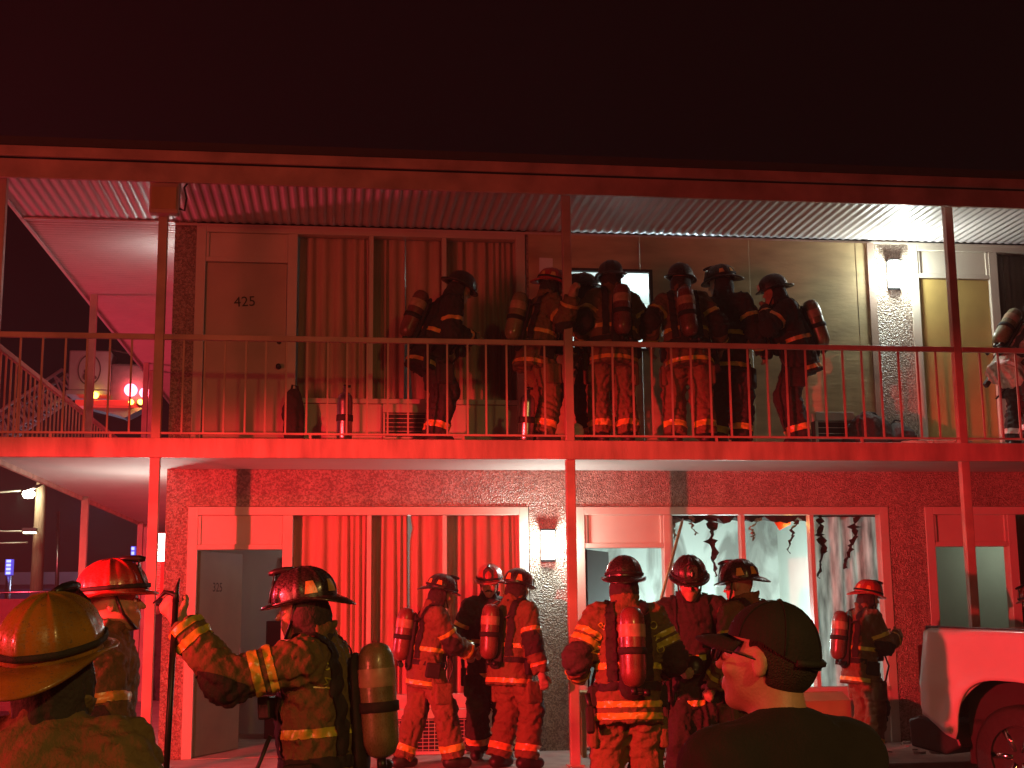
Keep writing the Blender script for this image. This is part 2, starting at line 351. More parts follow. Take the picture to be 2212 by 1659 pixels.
# interior partitions seen through the openings
box('partition', 'room', B, .142, 1.03, 2.6, 2.7, .005, 2.70); box('partition', 'room', B, 1.62, 3.80, 2.6, 2.7, .005, 2.70); box('partition', 'room', B, 1.03, 1.62, 2.6, 2.7, 2.0, 2.70)
MB().box(1.60, 1.66, 2.56, 2.6, .005, 2.05).box(.99, 1.05, 2.56, 2.6, .005, 2.05).box(1.05, 1.60, 2.56, 2.6, 2.0, 2.05).build('bathroom_door_frame', 'dark', B)
box('bathroom_door', 'dark', B, 1.055, 1.60, 2.57, 2.595, .01, 1.995)
box('partition', mat('sooty_plaster', (.66, .68, .64), .8, .05, 2), B, 3.90, 7.70, 4.2, 4.3, .005, 2.70)
_nt = M['room'].node_tree if False else bpy.data.materials['sooty_plaster'].node_tree
_so = _nt.nodes.new('ShaderNodeTexNoise'); _so.inputs['Scale'].default_value = 1.6; _so.inputs['Detail'].default_value = 7; _so.inputs['Distortion'].default_value = 1.2
_sm = _nt.nodes.new('ShaderNodeMapping'); _sm.inputs['Scale'].default_value = (1.4, 1, .55); _stc = _nt.nodes.new('ShaderNodeTexCoord'); _nt.links.new(_stc.outputs['Object'], _sm.inputs[0]); _nt.links.new(_sm.outputs[0], _so.inputs['Vector'])
_sr = _nt.nodes.new('ShaderNodeValToRGB'); _sr.color_ramp.elements[0].position = .40; _sr.color_ramp.elements[0].color = (.30, .29, .27, 1); _sr.color_ramp.elements[1].position = .56; _sr.color_ramp.elements[1].color = (.68, .70, .66, 1)
_nt.links.new(_so.outputs[0], _sr.inputs[0]); _nt.links.new(_sr.outputs[0], _nt.nodes['Principled BSDF'].inputs['Base Color'])
box('burnt_ceiling', 'soot', B, 3.905, 7.695, .225, 4.195, 2.60, 2.715)
box('room_ceiling', 'room', B, .14, XR, .222, YB, ZF-.04, ZF-.012)
box('partition', mat('green_grey_plaster', (.36, .38, .30), .8, .08, 2), B, 7.80, 11.55, 1.5, 1.6, .005, 2.70)
# upper room two: a pale lit wall behind the hatch
box('partition', 'room', B, 3.90, 7.70, 3.2, 3.3, ZS, ZF-.02)
# open door leaf of the lower left room
dl = empty('door', (.27, .10, 0), R(64)); dl.parent = B
leaf = box('leaf', 'doorg', dl, 0, .83, -.02, .02, .012, 2.02, bevel=.003)
MB().lathe([(.001, 0), (.028, 0), (.028, .008), (.011, .012), (.011, .035), (.026, .045), (.026, .06), (.001, .068)], (.76, -.02, .95), (0, -1, 0), 14).build('handle', 'steel', dl)
flat_text('325', .13, 'black', dl, Matrix.Translation((.33, -.024, 1.62))@FRONT)
box('closer_plate', 'steel', dl, .80, .832, -.024, .0, .88, 1.04)
# second leaf, ajar in the lower middle room: dark panelled door with two lights
dm2 = empty('door', (4.22, .10, 0), R(62)); dm2.parent = B
MB().box(0, .80, -.02, .02, .012, 2.02).build('leaf', 'dark', dm2, .003)

# junction box under the eave on the corner post, its cable
jb = box('junction_box', 'trim', B, -.115, .155, -1.53, -1.40, 5.055, 5.42, bevel=.015)
box('box_lid', 'wood', jb, -.095, .135, -1.545, -1.531, 5.09, 5.30, bevel=.006)
MB().tube([(.155, -1.46, 5.12), (.20, -1.46, 5.10), (.215, -1.45, 5.22), (.19, -1.44, 5.33), (.24, -1.44, 5.41)], .011, 6).build('cable', 'black', jb)

# curtains
def curtain(label, x0, x1, z0, z1, y, seed, m='curtain', edge=None, amp=.030, top_amp=.6, waves=.105):
    rs = random.Random(seed); nx = int((x1-x0)/.012); nz = 14; v = []
    ph = [rs.uniform(0, 6.28) for _ in range(4)]
    acc = 0; phase = []
    for i in range(nx+1):
        x = i/nx*(x1-x0); phase.append(acc); acc += 2*math.pi*.012/(waves*(1.05+.45*math.sin(x*4.1+ph[0])+.42*math.sin(x*9.7+ph[1])))
    for j in range(nz+1):
        t = j/nz; z = z1+(z0-z1)*t
        for i in range(nx+1):
            x = x0+(x1-x0)*i/nx
            if edge: x = edge(x, t, i/nx)
            a = amp*(top_amp+(1-top_amp)*min(1, t*2.2))*(.45+.55*abs(math.sin(phase[i]*.23+ph[1]+.6*t)))*1.35
            w = math.sin(phase[i]+.5*t*math.sin(i*.05+ph[2]))
            v.append((x+.012*t*math.sin(phase[i]*.5+ph[3]), y+a*(abs(w)**.7*(1 if w > 0 else -1)), z))
    o = MB().add(v, [(j*(nx+1)+i, j*(nx+1)+i+1, (j+1)*(nx+1)+i+1, (j+1)*(nx+1)+i) for j in range(nz) for i in range(nx)], True).build('curtain', m)
    tag(o, label, 'curtain'); return o
curtain('beige pleated curtain, left half of the ground floor window beside the open door', 1.20, 2.37, .56, 2.38, .17, 1)
curtain('beige pleated curtain, right half of the ground floor window beside the lit lamp', 2.39, 3.55, .56, 2.38, .17, 2, edge=lambda x, t, s: x+(.03*math.exp(-((t-.06)/.05)**2) if s < .06 else 0))
curtain('dim curtain left of the gap in the window beside door 425', 1.22, 2.33, ZS+.58, ZS+2.36, .17, 3, edge=lambda x, t, s: x-(max(0, t-.45)*.03 if s > .93 else 0), waves=.13)
curtain('dim curtain right of the gap in the window beside door 425', 2.34, 3.55, ZS+.58, ZS+2.36, .17, 4, edge=lambda x, t, s: x+(max(0, t-.45)*.13 if s < .07 else 0), waves=.13)
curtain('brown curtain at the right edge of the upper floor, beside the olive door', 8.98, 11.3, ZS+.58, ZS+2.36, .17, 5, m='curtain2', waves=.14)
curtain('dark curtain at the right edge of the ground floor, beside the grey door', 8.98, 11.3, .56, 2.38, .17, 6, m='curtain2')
curtain('scorched smoke-stained curtain in the right light of the burnt room window', 6.68, 7.46, .56, 2.36, .17, 7, m='char_curtain', amp=.03, waves=.32)
for z in (ZS+2.35,): MB().tube([(1.21, .125, z), (3.55, .125, z)], .008, 8).build('curtain_rod', 'steel', B)

# lamps inside the rooms
lamp('work_light', 'POINT', (6.35, 2.6, 1.15), (.70, .98, .92), 170, .12)
lamp('room_light', 'POINT', (2.4, 1.6, 2.2), (1.0, .92, .85), 9, .15)
lamp('room_light', 'POINT', (9.6, .9, 2.1), (.85, 1.0, .85), 9, .15)
lamp('hatch_light', 'POINT', (5.6, 1.9, 4.6), (.72, .92, 1.0), 110, .15)
lamp('room_light', 'POINT', (2.6, 2.0, 4.9), (.8, 1.0, .92), 3.2, .15)

# wall lamps
def wall_lamp(label, x, y, z, rz, power):
    e = empty('wall_lamp', (x, y, z), rz); tag(e, label, 'lamp', 'motel wall lamps')
    MB().box(-.075, .075, -.012, 0, -.17, .17).build('back_plate', 'black', e)
    n = 9; v = []
    for zz in (-.145, .145):
        for i in range(n):
            a = math.pi*i/(n-1); v.append((-.07*math.cos(a), -.012-.085*math.sin(a), zz))
    MB().add(v, [(i, i+1, n+i+1, n+i) for i in range(n-1)]+[tuple(range(n)), tuple(range(n, 2*n))]).build('diffuser', 'lampw', e)
    MB().box(-.078, .078, -.10, 0, .146, .158).build('lamp_cap', 'black', e)
    l = lamp('lamp_light', 'POINT', (0, -.16, 0), (.86, 1.0, .90), power, .06); l.parent = e
    return e
wall_lamp('lit white wall lamp on the ground floor pier left of the burnt room', 3.81, 0, 2.06, 0, 40)
wall_lamp('lit white wall lamp on the upper floor pier right of the plywood', 7.74, 0, 5.03, 0, 62)
wall_lamp('lit white wall lamp on the ground floor side wall at the corner', -.06, .30, 2.06, R(-90), 36)
wall_lamp('wall lamp on the upper side wall, behind the corner post', -.06, .9, 5.0, R(-90), 6)

# thin haze over the lot, added for the red glow in air and sky
hz = MB().box(-126, 126, -126, 126, -1.6, 13).build('haze', 'white'); tag(hz, None, kind='stuff'); hz.data.materials.clear()
hm_ = bpy.data.materials.new('glow_haze'); hm_.use_nodes = True; hm_.node_tree.nodes.clear()
_ho = hm_.node_tree.nodes.new('ShaderNodeOutputMaterial'); _hv = hm_.node_tree.nodes.new('ShaderNodeVolumePrincipled')
_hv.inputs['Density'].default_value = .0024; _hv.inputs['Color'].default_value = (.9, .88, .88, 1); _hv.inputs['Anisotropy'].default_value = .1
hm_.node_tree.links.new(_hv.outputs[0], _ho.inputs['Volume']); hz.data.materials.append(hm_)

# ------------------------------------------------------------------ people: smooth bodies from blended distance fields
class Field:
    def __init__(s, lo, hi, h):
        s.lo = np.array(lo, float); s.h = h; s.n = np.ceil((np.array(hi)-s.lo)/h).astype(int)+1
        s.f = np.full(s.n, .5, np.float32); s.lab = np.zeros(s.n, np.int8)
    def sub(s, lo, hi):
        a = np.clip(np.floor((np.array(lo)-s.lo)/s.h).astype(int), 0, s.n); b = np.clip(np.ceil((np.array(hi)-s.lo)/s.h).astype(int)+1, 0, s.n)
        sl = tuple(slice(i, j) for i, j in zip(a, b))
        g = [(s.lo[k]+np.arange(a[k], b[k])*s.h).astype(np.float32) for k in range(3)]
        return sl, g[0][:, None, None], g[1][None, :, None], g[2][None, None, :]
    def mix(s, sl, d, k, lab):
        o = s.f[sl]
        s.lab[sl] = np.where(d < o, lab, s.lab[sl])
        if k > 0:
            hh = np.maximum(k-np.abs(o-d), 0)/k; s.f[sl] = np.minimum(o, d)-hh*hh*k*.25
        else: s.f[sl] = np.minimum(o, d)
    def cap(s, a, b, ra, rb, k=.02, lab=1, cut=(0, 0), flat=None, wr=0):
        a = np.array(a, float); b = np.array(b, float); m = max(ra, rb)*(1/(flat[1] if flat and flat[1] < 1 else 1))+k+.03
        sl, X, Y, Z = s.sub(np.minimum(a, b)-m, np.maximum(a, b)+m)
        if 0 in s.f[sl].shape: return
        px, py, pz = X-a[0], Y-a[1], Z-a[2]
        ab = b-a; L2 = max(1e-9, ab@ab)
        if flat is not None:
            nrm, q = flat; nrm = np.array(nrm, float); dd = px*nrm[0]+py*nrm[1]+pz*nrm[2]; e = 1/q-1
            px, py, pz = px+nrm[0]*dd*e, py+nrm[1]*dd*e, pz+nrm[2]*dd*e
        tt = (px*ab[0]+py*ab[1]+pz*ab[2])/L2; t = np.clip(tt, 0, 1)
        r = ra+(rb-ra)*t
        if wr: r = r+wr*np.abs(np.sin(tt*math.sqrt(L2)*30+11*px+13*py+2.6*np.sin(11*py+7*pz+5*px)))*(.35+.65*np.abs(np.sin(3.1*px+7*pz+4*py)))
        d = np.sqrt((px-ab[0]*t)**2+(py-ab[1]*t)**2+(pz-ab[2]*t)**2)-r
        L = math.sqrt(L2)
        if cut[0]: d = np.maximum(d, -tt*L)
        if cut[1]: d = np.maximum(d, (tt-1)*L)
        s.mix(sl, d.astype(np.float32), k, lab)
    def ell(s, c, r, Rm=None, k=.02, lab=1, neg=False):
        c = np.array(c, float); m = max(r)+k+.03; sl, X, Y, Z = s.sub(c-m, c+m)
        if 0 in s.f[sl].shape: return
        p = [X-c[0], Y-c[1], Z-c[2]]
        if Rm is not None:
            Rm = np.array(Rm); p = [p[0]*Rm[0][i]+p[1]*Rm[1][i]+p[2]*Rm[2][i] for i in range(3)]
        q = np.sqrt((p[0]/r[0])**2+(p[1]/r[1])**2+(p[2]/r[2])**2); g = np.sqrt((p[0]/r[0]**2)**2+(p[1]/r[1]**2)**2+(p[2]/r[2]**2)**2)
        d = (q*(q-1)/np.maximum(g, 1e-6)).astype(np.float32)
        if neg:
            hh = np.maximum(k-np.abs(-d-s.f[sl]), 0)/k; s.f[sl] = np.maximum(s.f[sl], -d)+hh*hh*k*.25
        else: s.mix(sl, d, k, lab)
    def plane(s, p, n):                      # keep the side the normal points away from
        sl, X, Y, Z = s.sub(s.lo, s.lo+s.n*s.h)
        s.f = np.maximum(s.f, ((X-p[0])*n[0]+(Y-p[1])*n[1]+(Z-p[2])*n[2]).astype(np.float32))
    def wrinkle(s, amp, wl, seed):
        rs = np.random.default_rng(seed); sl, X, Y, Z = s.sub(s.lo, s.lo+s.n*s.h)
        w = np.zeros(s.f.shape, np.float32)
        for i in range(4):
            k = rs.normal(size=3); k = k/np.linalg.norm(k)*2*math.pi/(wl*rs.uniform(.7, 1.6)); k2 = rs.normal(size=3)*14
            w += np.abs(np.sin(k[0]*X+k[1]*Y+k[2]*Z+1.4*np.sin(k2[0]*X+k2[1]*Y+k2[2]*Z)+rs.uniform(0, 6)))
        s.f = s.f-amp*(w/2-1.2)
    def mesh(s):
        f = s.f; n = s.n
        f[0], f[-1], f[:, 0], f[:, -1], f[:, :, 0], f[:, :, -1] = [np.maximum(q, .01) for q in (f[0], f[-1], f[:, 0], f[:, -1], f[:, :, 0], f[:, :, -1])]
        ins = f < 0
        c = np.zeros(n-1, np.int8)
        for i in (0, 1):
            for j in (0, 1):
                for k in (0, 1): c += ins[i:n[0]-1+i, j:n[1]-1+j, k:n[2]-1+k]
        cells = np.argwhere((c > 0) & (c < 8)); nv = len(cells)
        idx = np.full(n-1, -1, np.int32); idx[tuple(cells.T)] = np.arange(nv)
        acc = np.zeros((nv, 3)); cnt = np.zeros(nv)
        for ax in range(3):
            o1, o2 = [k for k in range(3) if k != ax]
            for u in (0, 1):
                for w in (0, 1):
                    off = np.zeros(3, int); off[o1] = u; off[o2] = w
                    p = cells+off; q = p.copy(); q[:, ax] += 1
                    a = f[tuple(p.T)]; b = f[tuple(q.T)]; mk = (a < 0) != (b < 0)
                    t = np.where(mk, a/np.where(mk, a-b, 1), 0)
                    pt = np.zeros((nv, 3)); pt[:] = off; pt[:, ax] = t
                    acc[mk] += pt[mk]; cnt[mk] += 1
        v = s.lo+(cells+acc/cnt[:, None])*s.h
        lab = s.lab[tuple(np.minimum(np.round(cells+acc/cnt[:, None]).astype(int), n-1).T)]
        quads = []
        for ax in range(3):
            o1, o2 = [(1, 2), (2, 0), (0, 1)][ax]
            sl0 = [slice(None)]*3; sl1 = [slice(None)]*3; sl0[ax] = slice(0, -1); sl1[ax] = slice(1, None)
            A = ins[tuple(sl0)]; Bq = ins[tuple(sl1)]; e = np.argwhere(A != Bq)
            e = e[(e[:, o1] > 0) & (e[:, o2] > 0) & (e[:, o1] < n[o1]-1) & (e[:, o2] < n[o2]-1)]
            flip = A[tuple(e.T)]
            d1 = np.zeros(3, int); d1[o1] = 1; d2 = np.zeros(3, int); d2[o2] = 1
            q = np.stack([idx[tuple((e-d1-d2).T)], idx[tuple((e-d2).T)], idx[tuple(e.T)], idx[tuple((e-d1).T)]], 1)
            q[~flip] = q[~flip][:, ::-1]
            quads.append(q)
        return v, np.concatenate(quads), lab
def np_mesh(name, v, q):
    me = bpy.data.meshes.new(name); me.vertices.add(len(v)); me.vertices.foreach_set('co', np.asarray(v, np.float32).ravel())
    me.loops.add(q.size); me.loops.foreach_set('vertex_index', q.astype(np.int32).ravel())
    me.polygons.add(len(q)); me.polygons.foreach_set('loop_start', np.arange(0, q.size, 4, dtype=np.int32))
    me.update(calc_edges=True); me.validate(); me.polygons.foreach_set('use_smooth', np.ones(len(me.polygons), bool)); return me
def child(name, me, m, parent):
    o = bpy.data.objects.new(name, me); COL.objects.link(o); o.parent = parent; me.materials.append(M[m]); return o
def band(name, v, q, lab, labs, planes, m, parent, off=.005, dist=None):
    """a strip of the garment between cutting planes [(point, normal)], lifted off the cloth"""
    keep = np.isin(lab, labs)
    for p, n in planes: keep &= ((v-np.array(p))@np.array(n)) < .03
    if dist is not None:
        a, b, r = dist; a = np.array(a); ab = np.array(b)-a; t = np.clip(((v-a)@ab)/(ab@ab), 0, 1); keep &= np.linalg.norm(v-a-t[:, None]*ab, axis=1) < r
    fq = q[keep[q].all(1)]
    if len(fq) < 4: return None
    us, inv = np.unique(fq, return_inverse=True); inv = inv.reshape(fq.shape)
    bm = bmesh.new(); vs = [bm.verts.new(p) for p in v[us]]
    for f in inv:
        try: bm.faces.new([vs[i] for i in f])
        except ValueError: pass
    for p, n in planes:
        bmesh.ops.bisect_plane(bm, geom=bm.verts[:]+bm.edges[:]+bm.faces[:], plane_co=Vector(p), plane_no=Vector(n), clear_outer=True)
    bm.normal_update()
    for x in bm.verts: x.co += x.normal*off
    if not bm.faces: bm.free(); return None
    me = bpy.data.meshes.new(name); bm.to_mesh(me); bm.free()
    for p in me.polygons: p.use_smooth = True
    return child(name, me, m, parent)

def ik(a, b, l1, l2, pole):
    a, b, pole = Vector(a), Vector(b), Vector(pole); d = b-a; L = min(d.length, (l1+l2)*.995); L = max(L, abs(l1-l2)+.02); dn = d.normalized()
    x = (l1*l1-l2*l2+L*L)/(2*L); h = math.sqrt(max(0, l1*l1-x*x)); p = pole-dn*pole.dot(dn); p.normalize()
    return a+dn*x+p*h, a+dn*L
def hand_prims(w, d, n, curl, sc=1.0, side=1, thick=0.0):
    """palm and five fingers. w wrist, d pointing direction, n palm normal, side +1 right hand"""
    w, d = Vector(w), Vector(d).normalized(); n = Vector(n); n = (n-d*n.dot(d)).normalized(); s = d.cross(n)*side   # towards thumb
    P = []; pl = .095*sc
    for t in (-.028, -.009, .009, .028): P.append((w+d*.012, w+d*pl+s*t*sc, .016*sc+thick, .014*sc+thick))
    for t, ln in ((.030, .072), (.010, .082), (-.010, .076), (-.029, .060)):
        p = w+d*pl*.97+s*t*sc; ang = .15+curl*.35; dr = d
        for i, q in enumerate((.45, .32, .23)):
            dr = (d*math.cos(ang)+n*math.sin(ang)); e = p+dr*ln*q*sc
            P.append((p, e, (.0095-.001*i)*sc+thick, (.0088-.001*i)*sc+thick)); p = e; ang += .2+curl*.95
    p = w+d*.03*sc+s*.026*sc; dr = (s*.75+d*.62+n*.35).normalized()
    for i, ln in enumerate((.042, .032, .026)):
        e = p+dr*ln*sc; P.append((p, e, (.013-.0015*i)*sc+thick, (.0115-.0015*i)*sc+thick)); p = e
        dr = (dr*(1-.25*curl)+d*.30+n*.55*curl-s*.25*curl).normalized()
    return P

def helmet(parent, Hm, shell, refl='orange', style='trad', shield='hblack', badge=None, n=64, fat=1.0, shield_m=None, refl_n=4, rnd=1):
    """traditional ribbed fire helmet; Hm maps helmet space (x right, y front, z up, origin at brow centre) to person space"""
    ax, ay, hz = .120*fat, .150*fat, .150*fat
    def dome(phi, rho, off=0):
        rib = min(abs(((phi-math.pi/2)/(math.pi/4)+.5) % 1-.5)*(math.pi/4), 9)
        rr = 1+(.050 if style == 'trad' else .02)*(1/(1+math.exp((rib-.095)/.018)))*min(1, (1-rho)*2.6+.35)*(1 if rho < .98 else .8)
        k = rho**.62 if style == 'trad' else rho**.7
        z = hz*math.cos(k*math.pi/2)**.8 if rho < 1 else 0
        rad = math.sin(k*math.pi/2)
        e = 1+off/.12
        return Vector((math.cos(phi)*ax*rad*rr*e, math.sin(phi)*ay*rad*rr*e, (z+ (off if rho < .6 else off*.5))*(1+.03*(rr-1)/.05*(1-rho))))
    m = MB(); NR = 14; v = []; f = []
    for i in range(NR+1):
        for k in range(n): v.append(Hm@dome(2*math.pi*k/n, max(1e-3, i/NR)))
    f = [(i*n+k, i*n+(k+1) % n, (i+1)*n+(k+1) % n, (i+1)*n+k) for i in range(NR) for k in range(n)]
    h = m.add(v, f, True).build('helmet', shell, parent)
    # brim
    v = []; wf = {'trad': (.044, .026, .078), 'low': (.040, .018, .056)}[style]
    for k in range(n):
        phi = 2*math.pi*k/n; c = math.sin(phi)
        w = wf[1]+(wf[0]-wf[1])*max(0, c)**2+(wf[2]-wf[1])*max(0, -c)**2.2
        dz = -.012*max(0, c)-.050*max(0, -c)**2*(1 if style == 'trad' else .4)+.006*(1-abs(c))
        u = Vector((math.cos(phi), math.sin(phi), 0)); b0 = Vector((math.cos(phi)*ax*.97, math.sin(phi)*ay*.97, 0))
        b1 = Vector((math.cos(phi)*ax*1.03, math.sin(phi)*ay*1.03, .003))
        for p in (b0+Vector((0, 0, -.006)), b1, b1+u*w*.55+Vector((0, 0, dz*.45)), b1+u*w*.96+Vector((0, 0, dz)), b1+u*w+Vector((0, 0, dz-.005)), b1+u*w*.94+Vector((0, 0, dz-.010)), b0+Vector((0, 0, -.014))):
            v.append(Hm@p)
    MB().add(v, [(k*7+j, ((k+1) % n)*7+j, ((k+1) % n)*7+(j+1) % 7, k*7+(j+1) % 7) for k in range(n) for j in range(7)], True).build('brim', shell, h)
    if style == 'trad':
        sh = [(-.042, 0), (.042, 0), (.052, .05), (.047, .10), (.02, .128), (0, .138), (-.02, .128), (-.047, .10), (-.052, .05)]
        MB().prism(sh, lambda a, b, d: Hm@Vector((a, ay*1.05+.004+d-b*.32-abs(a)*.30, .006+b)), .006).build('front_shield', shield_m or shield, h)
        MB().tube([Hm@Vector((0, .03, hz*.97)), Hm@Vector((0, .07, hz*.98)), Hm@Vector((0, ay*.78, hz*.95)), Hm@Vector((0, ay*.97, hz*.93))], [.010, .014, .016, .010], 8).build('shield_holder', 'black', h)
        if rnd % 3 != 1:
            v = []
            for k in range(n):
                for rho, o_ in ((.955, .004), (.955, .009), (.87, .009), (.87, .004)): v.append(Hm@dome(2*math.pi*k/n, rho, o_))
            MB().add(v, [(k*4+j, ((k+1) % n)*4+j, ((k+1) % n)*4+(j+1) % 4, k*4+(j+1) % 4) for k in range(n) for j in range(4)], True).build('helmet_band', 'nylon', h)
        if badge:
            me = textmesh(badge, .05); me.transform(Hm@Matrix.Translation((0, ay*1.05+.014-.05*.32, .045))@Matrix.Rotation(R(180), 4, 'Z')@Matrix.Rotation(R(90), 4, 'X')); me.materials.clear(); child('badge', me, 'silver', h)
    else:
        MB().box(-.045, .045, ay*1.0, ay*1.035, .012, .07, Hm).build('front_shield', shield_m or 'silver', h, .004)
    if refl:
        for j in (range(8) if refl_n > 4 else ((4, 5, 6, 7) if refl_n == 4 else (5, 6))):
            c = math.pi/8+j*math.pi/4; v = []
            for (rho, wd) in ((.93, .20), (.82, .175), (.70, .145), (.60, .12)):
                for t in (-1, -.33, .33, 1): v.append(Hm@dome(c+t*wd, rho, .0045))
            MB().add(v, [(a*4+b, a*4+b+1, a*4+b+5, a*4+b+4) for a in range(3) for b in range(3)], True).build('reflector', refl, h)
    return h

def person(label, top, ground, heading, lean=6, side=0, twist=0, head=(0, 0), lh=(-.30, .14, .92), rh=(.30, .14, .92),
           lf=(-.13, .02), rf=(.13, -.02), coat='tan', pants=None, stripe='lime', shell='hblack', refl='orange', style='trad', tank='tank',
           hood='char', glove='leather', curl=(.5, .5), q=.012, qb=.011, seed=0, face=False, hat='helmet', bare=False, letters=None,
           lpole=None, rpole=None, badge=None, double=False, fat=1.1, moustache=False, sw=.185, arm=(.30, .28), lhw=None, rhw=None, nstripe=True, shield_m=None, scale=None, collar_m=None, lpn=None, rpn=None, group='firefighters in turnout gear', cat='firefighter'):
    pants = pants or coat
    E = empty('person'); tag(E, label, 'person', group)
    ln, sd, tw = R(lean), R(side), R(twist)
    T = (Matrix.Rotation(tw, 3, 'Z')@Matrix.Rotation(-ln, 3, 'X')@Matrix.Rotation(sd, 3, 'Y'))
    hip = Vector((0, -.10*math.sin(ln), .945-.04*abs(math.sin(ln))))
    tp = lambda x, y, z: hip+T@Vector((x, y, z))            # torso space: x right, y front, z up the spine
    nk = tp(0, .005, .545); shl, shr = tp(-sw, 0, .475), tp(sw, 0, .475)
    Hd = Matrix.Rotation(tw*.6+R(head[0]), 3, 'Z')@Matrix.Rotation(R(-head[1]), 3, 'X')
    hc = nk+T@Vector((0, .01, .02))+Hd@Vector((0, .035, .125))
    hl, hr = tp(-.095, 0, 0), tp(.095, 0, 0)
    la, ra = Vector((lf[0], lf[1], .10)), Vector((rf[0], rf[1], .10))
    fd = lambda s_: Vector((.12*s_, 1, .0))
    lk, la = ik(hl, la, .43, .44, (-.1, 1, .1)); rk, ra = ik(hr, ra, .43, .44, (.1, 1, .1))
    la.z = ra.z = .10
    htop = hc+Hd@Vector((0, -.01, .197 if hat == 'helmet' else .13))
    sc = scale or (top.z-ground)/htop.z
    rot = Matrix.Rotation(R(heading), 3, 'Z')
    E.rotation_euler = (0, 0, R(heading)); E.scale = (sc, sc, sc)
    off = rot@(htop*sc); E.location = (top.x-off.x, top.y-off.y, ground)
    wl = lambda P: (rot.transposed()@(Vector(P)-Vector(E.location)))/sc
    if lhw is not None: lh = wl(lhw)
    if rhw is not None: rh = wl(rhw)
    le, lw = ik(shl, lh, arm[0], arm[1], lpole or (-.6, -.9, -.7)); re_, rw = ik(shr, rh, arm[0], arm[1], rpole or (.6, -.9, -.7))
    N = lambda p: np.array(p, float)
    pts = np.array([N(p) for p in (nk, shl, shr, le, re_, lw, rw, hc, hip, lk, rk)]); lo = pts.min(0)-.28; hi = pts.max(0)+.28; lo[2] = -.02
    lod = (lw-le).normalized(); rod = (rw-re_).normalized()
    # palms face the body midline
    ln_ = Vector(lpn) if lpn else Vector((1, .3, .1)); rn_ = Vector(rpn) if rpn else Vector((-1, .3, .1))
    hpl = hand_prims(lw+lod*.0, lod, ln_, curl[0], 1.0, -1); hpr = hand_prims(rw, rod, rn_, curl[1], 1.0, 1)
    # ---- body
    F = Field(lo, hi, qb)
    F.cap(N(hip), N(tp(0, 0, .43)), .115, .13, .05, flat=(N(T.col[1]), .75)); F.cap(N(shl), N(shr), .06, .06, .05)
    F.cap(N(tp(0, -.01, .46)), N(hc+Hd@Vector((0, -.03, -.06))), .064, .056, .05)
    for a, b, c in ((shl, le, lw), (shr, re_, rw)): F.cap(N(a), N(b), .052, .042, .03); F.cap(N(b), N(c), .042, .027, .02)
    for a, b, c in ((hl, lk, la), (hr, rk, ra)): F.cap(N(a), N(b), .088, .06, .04); F.cap(N(b), N(c), .058, .042, .03)
    for p in (hpl+hpr): F.cap(N(p[0]), N(p[1]), p[2], p[3], .006)
    Rm = np.array([[Hd[i][j] for j in range(3)] for i in range(3)])
    hp = lambda x, y, z: N(hc+Hd@Vector((x, y, z)))
    F.ell(hp(0, -.012, .028), (.078, .100, .098), Rm, .02); F.ell(hp(0, .025, -.045), (.061, .070, .078), Rm, .03)
    F.ell(hp(0, .066, -.102), (.026, .022, .020), Rm, .025)                         # chin
    F.cap(hp(0, .086, .012), hp(0, .112, -.028), .008, .013, .012)                  # nose
    F.cap(hp(-.034, .080, .026), hp(.034, .080, .026), .011, .011, .012)            # brow
    for s_ in (-1, 1):
        F.ell(hp(s_*.031, .098, .004), (.017, .012, .010), Rm, .010, neg=True)      # eye sockets
        F.ell(hp(s_*.042, .066, -.030), (.022, .022, .018), Rm, .02)                # cheek
        F.ell(hp(s_*.079, -.014, -.008), (.009, .018, .029), Rm, .008); F.ell(hp(s_*.090, -.008, -.006), (.007, .010, .017), Rm, .004, neg=True)              # ear
    F.cap(hp(-.018, .090, -.062), hp(.018, .090, -.062), .0075, .0075, .008)        # lips
    F.cap(hp(-.018, .090, -.076), hp(.018, .090, -.076), .007, .007, .008)
    v, f, _ = F.mesh(); body = child('body', np_mesh('body', v, f), 'skin', E)
    if face:
        for s_ in (-1, 1): MB().lathe([(.001, .011), (.006, .009), (.010, .004), (.011, 0), (.008, -.006), (.001, -.01)], hp(s_*.031, .082, .004), N(Hd.col[1]), 12).build('eye', 'silver', body)
        for s_ in (-1, 1): MB().lathe([(.001, .012), (.0045, .0112), (.005, .0095)], hp(s_*.031, .082, .004), N(Hd.col[1]), 10).build('pupil', 'black', body)
    if moustache: MB().tube([hp(-.033, .088, -.060), hp(-.016, .099, -.050), hp(0, .102, -.048), hp(.016, .099, -.050), hp(.033, .088, -.060)], [.004, .008, .009, .008, .004], 8).build('moustache', 'hair', body)
    # ---- jacket / shirt
    J = Field(lo, hi, q); k = .035; fz = .80 if not bare else .70
    fl = (N(T.col[1]), fz)
    hem = -.20 if not bare else -.05
    sh_r = .03 if not bare else .0
    J.cap(N(tp(0, -.005, hem)), N(tp(0, 0, .20)), .200*fat if not bare else .165*fat, .180*fat if not bare else .155*fat, .05, 1, (1, 0), fl)
    J.cap(N(tp(0, 0, .18)), N(tp(0, 0, .40)), .178*fat, .175*fat, .05, 1, (0, 0), fl)
    J.cap(N(tp(-sw+.055, 0, .455)), N(tp(sw-.055, 0, .455)), .062+sh_r, .062+sh_r, .06, 1)
    J.cap(N(tp(0, -.01, .44)), N(tp(0, .0, .535 if not bare else .51)), .10, .078 if not bare else .07, .05, 1, (0, bare))
    if not bare: J.cap(N(tp(0, -.012, .50)), N(nk+T@Vector((0, -.008, .075))), .082, .094, .012, 6, (0, 1))   # stand-up collar
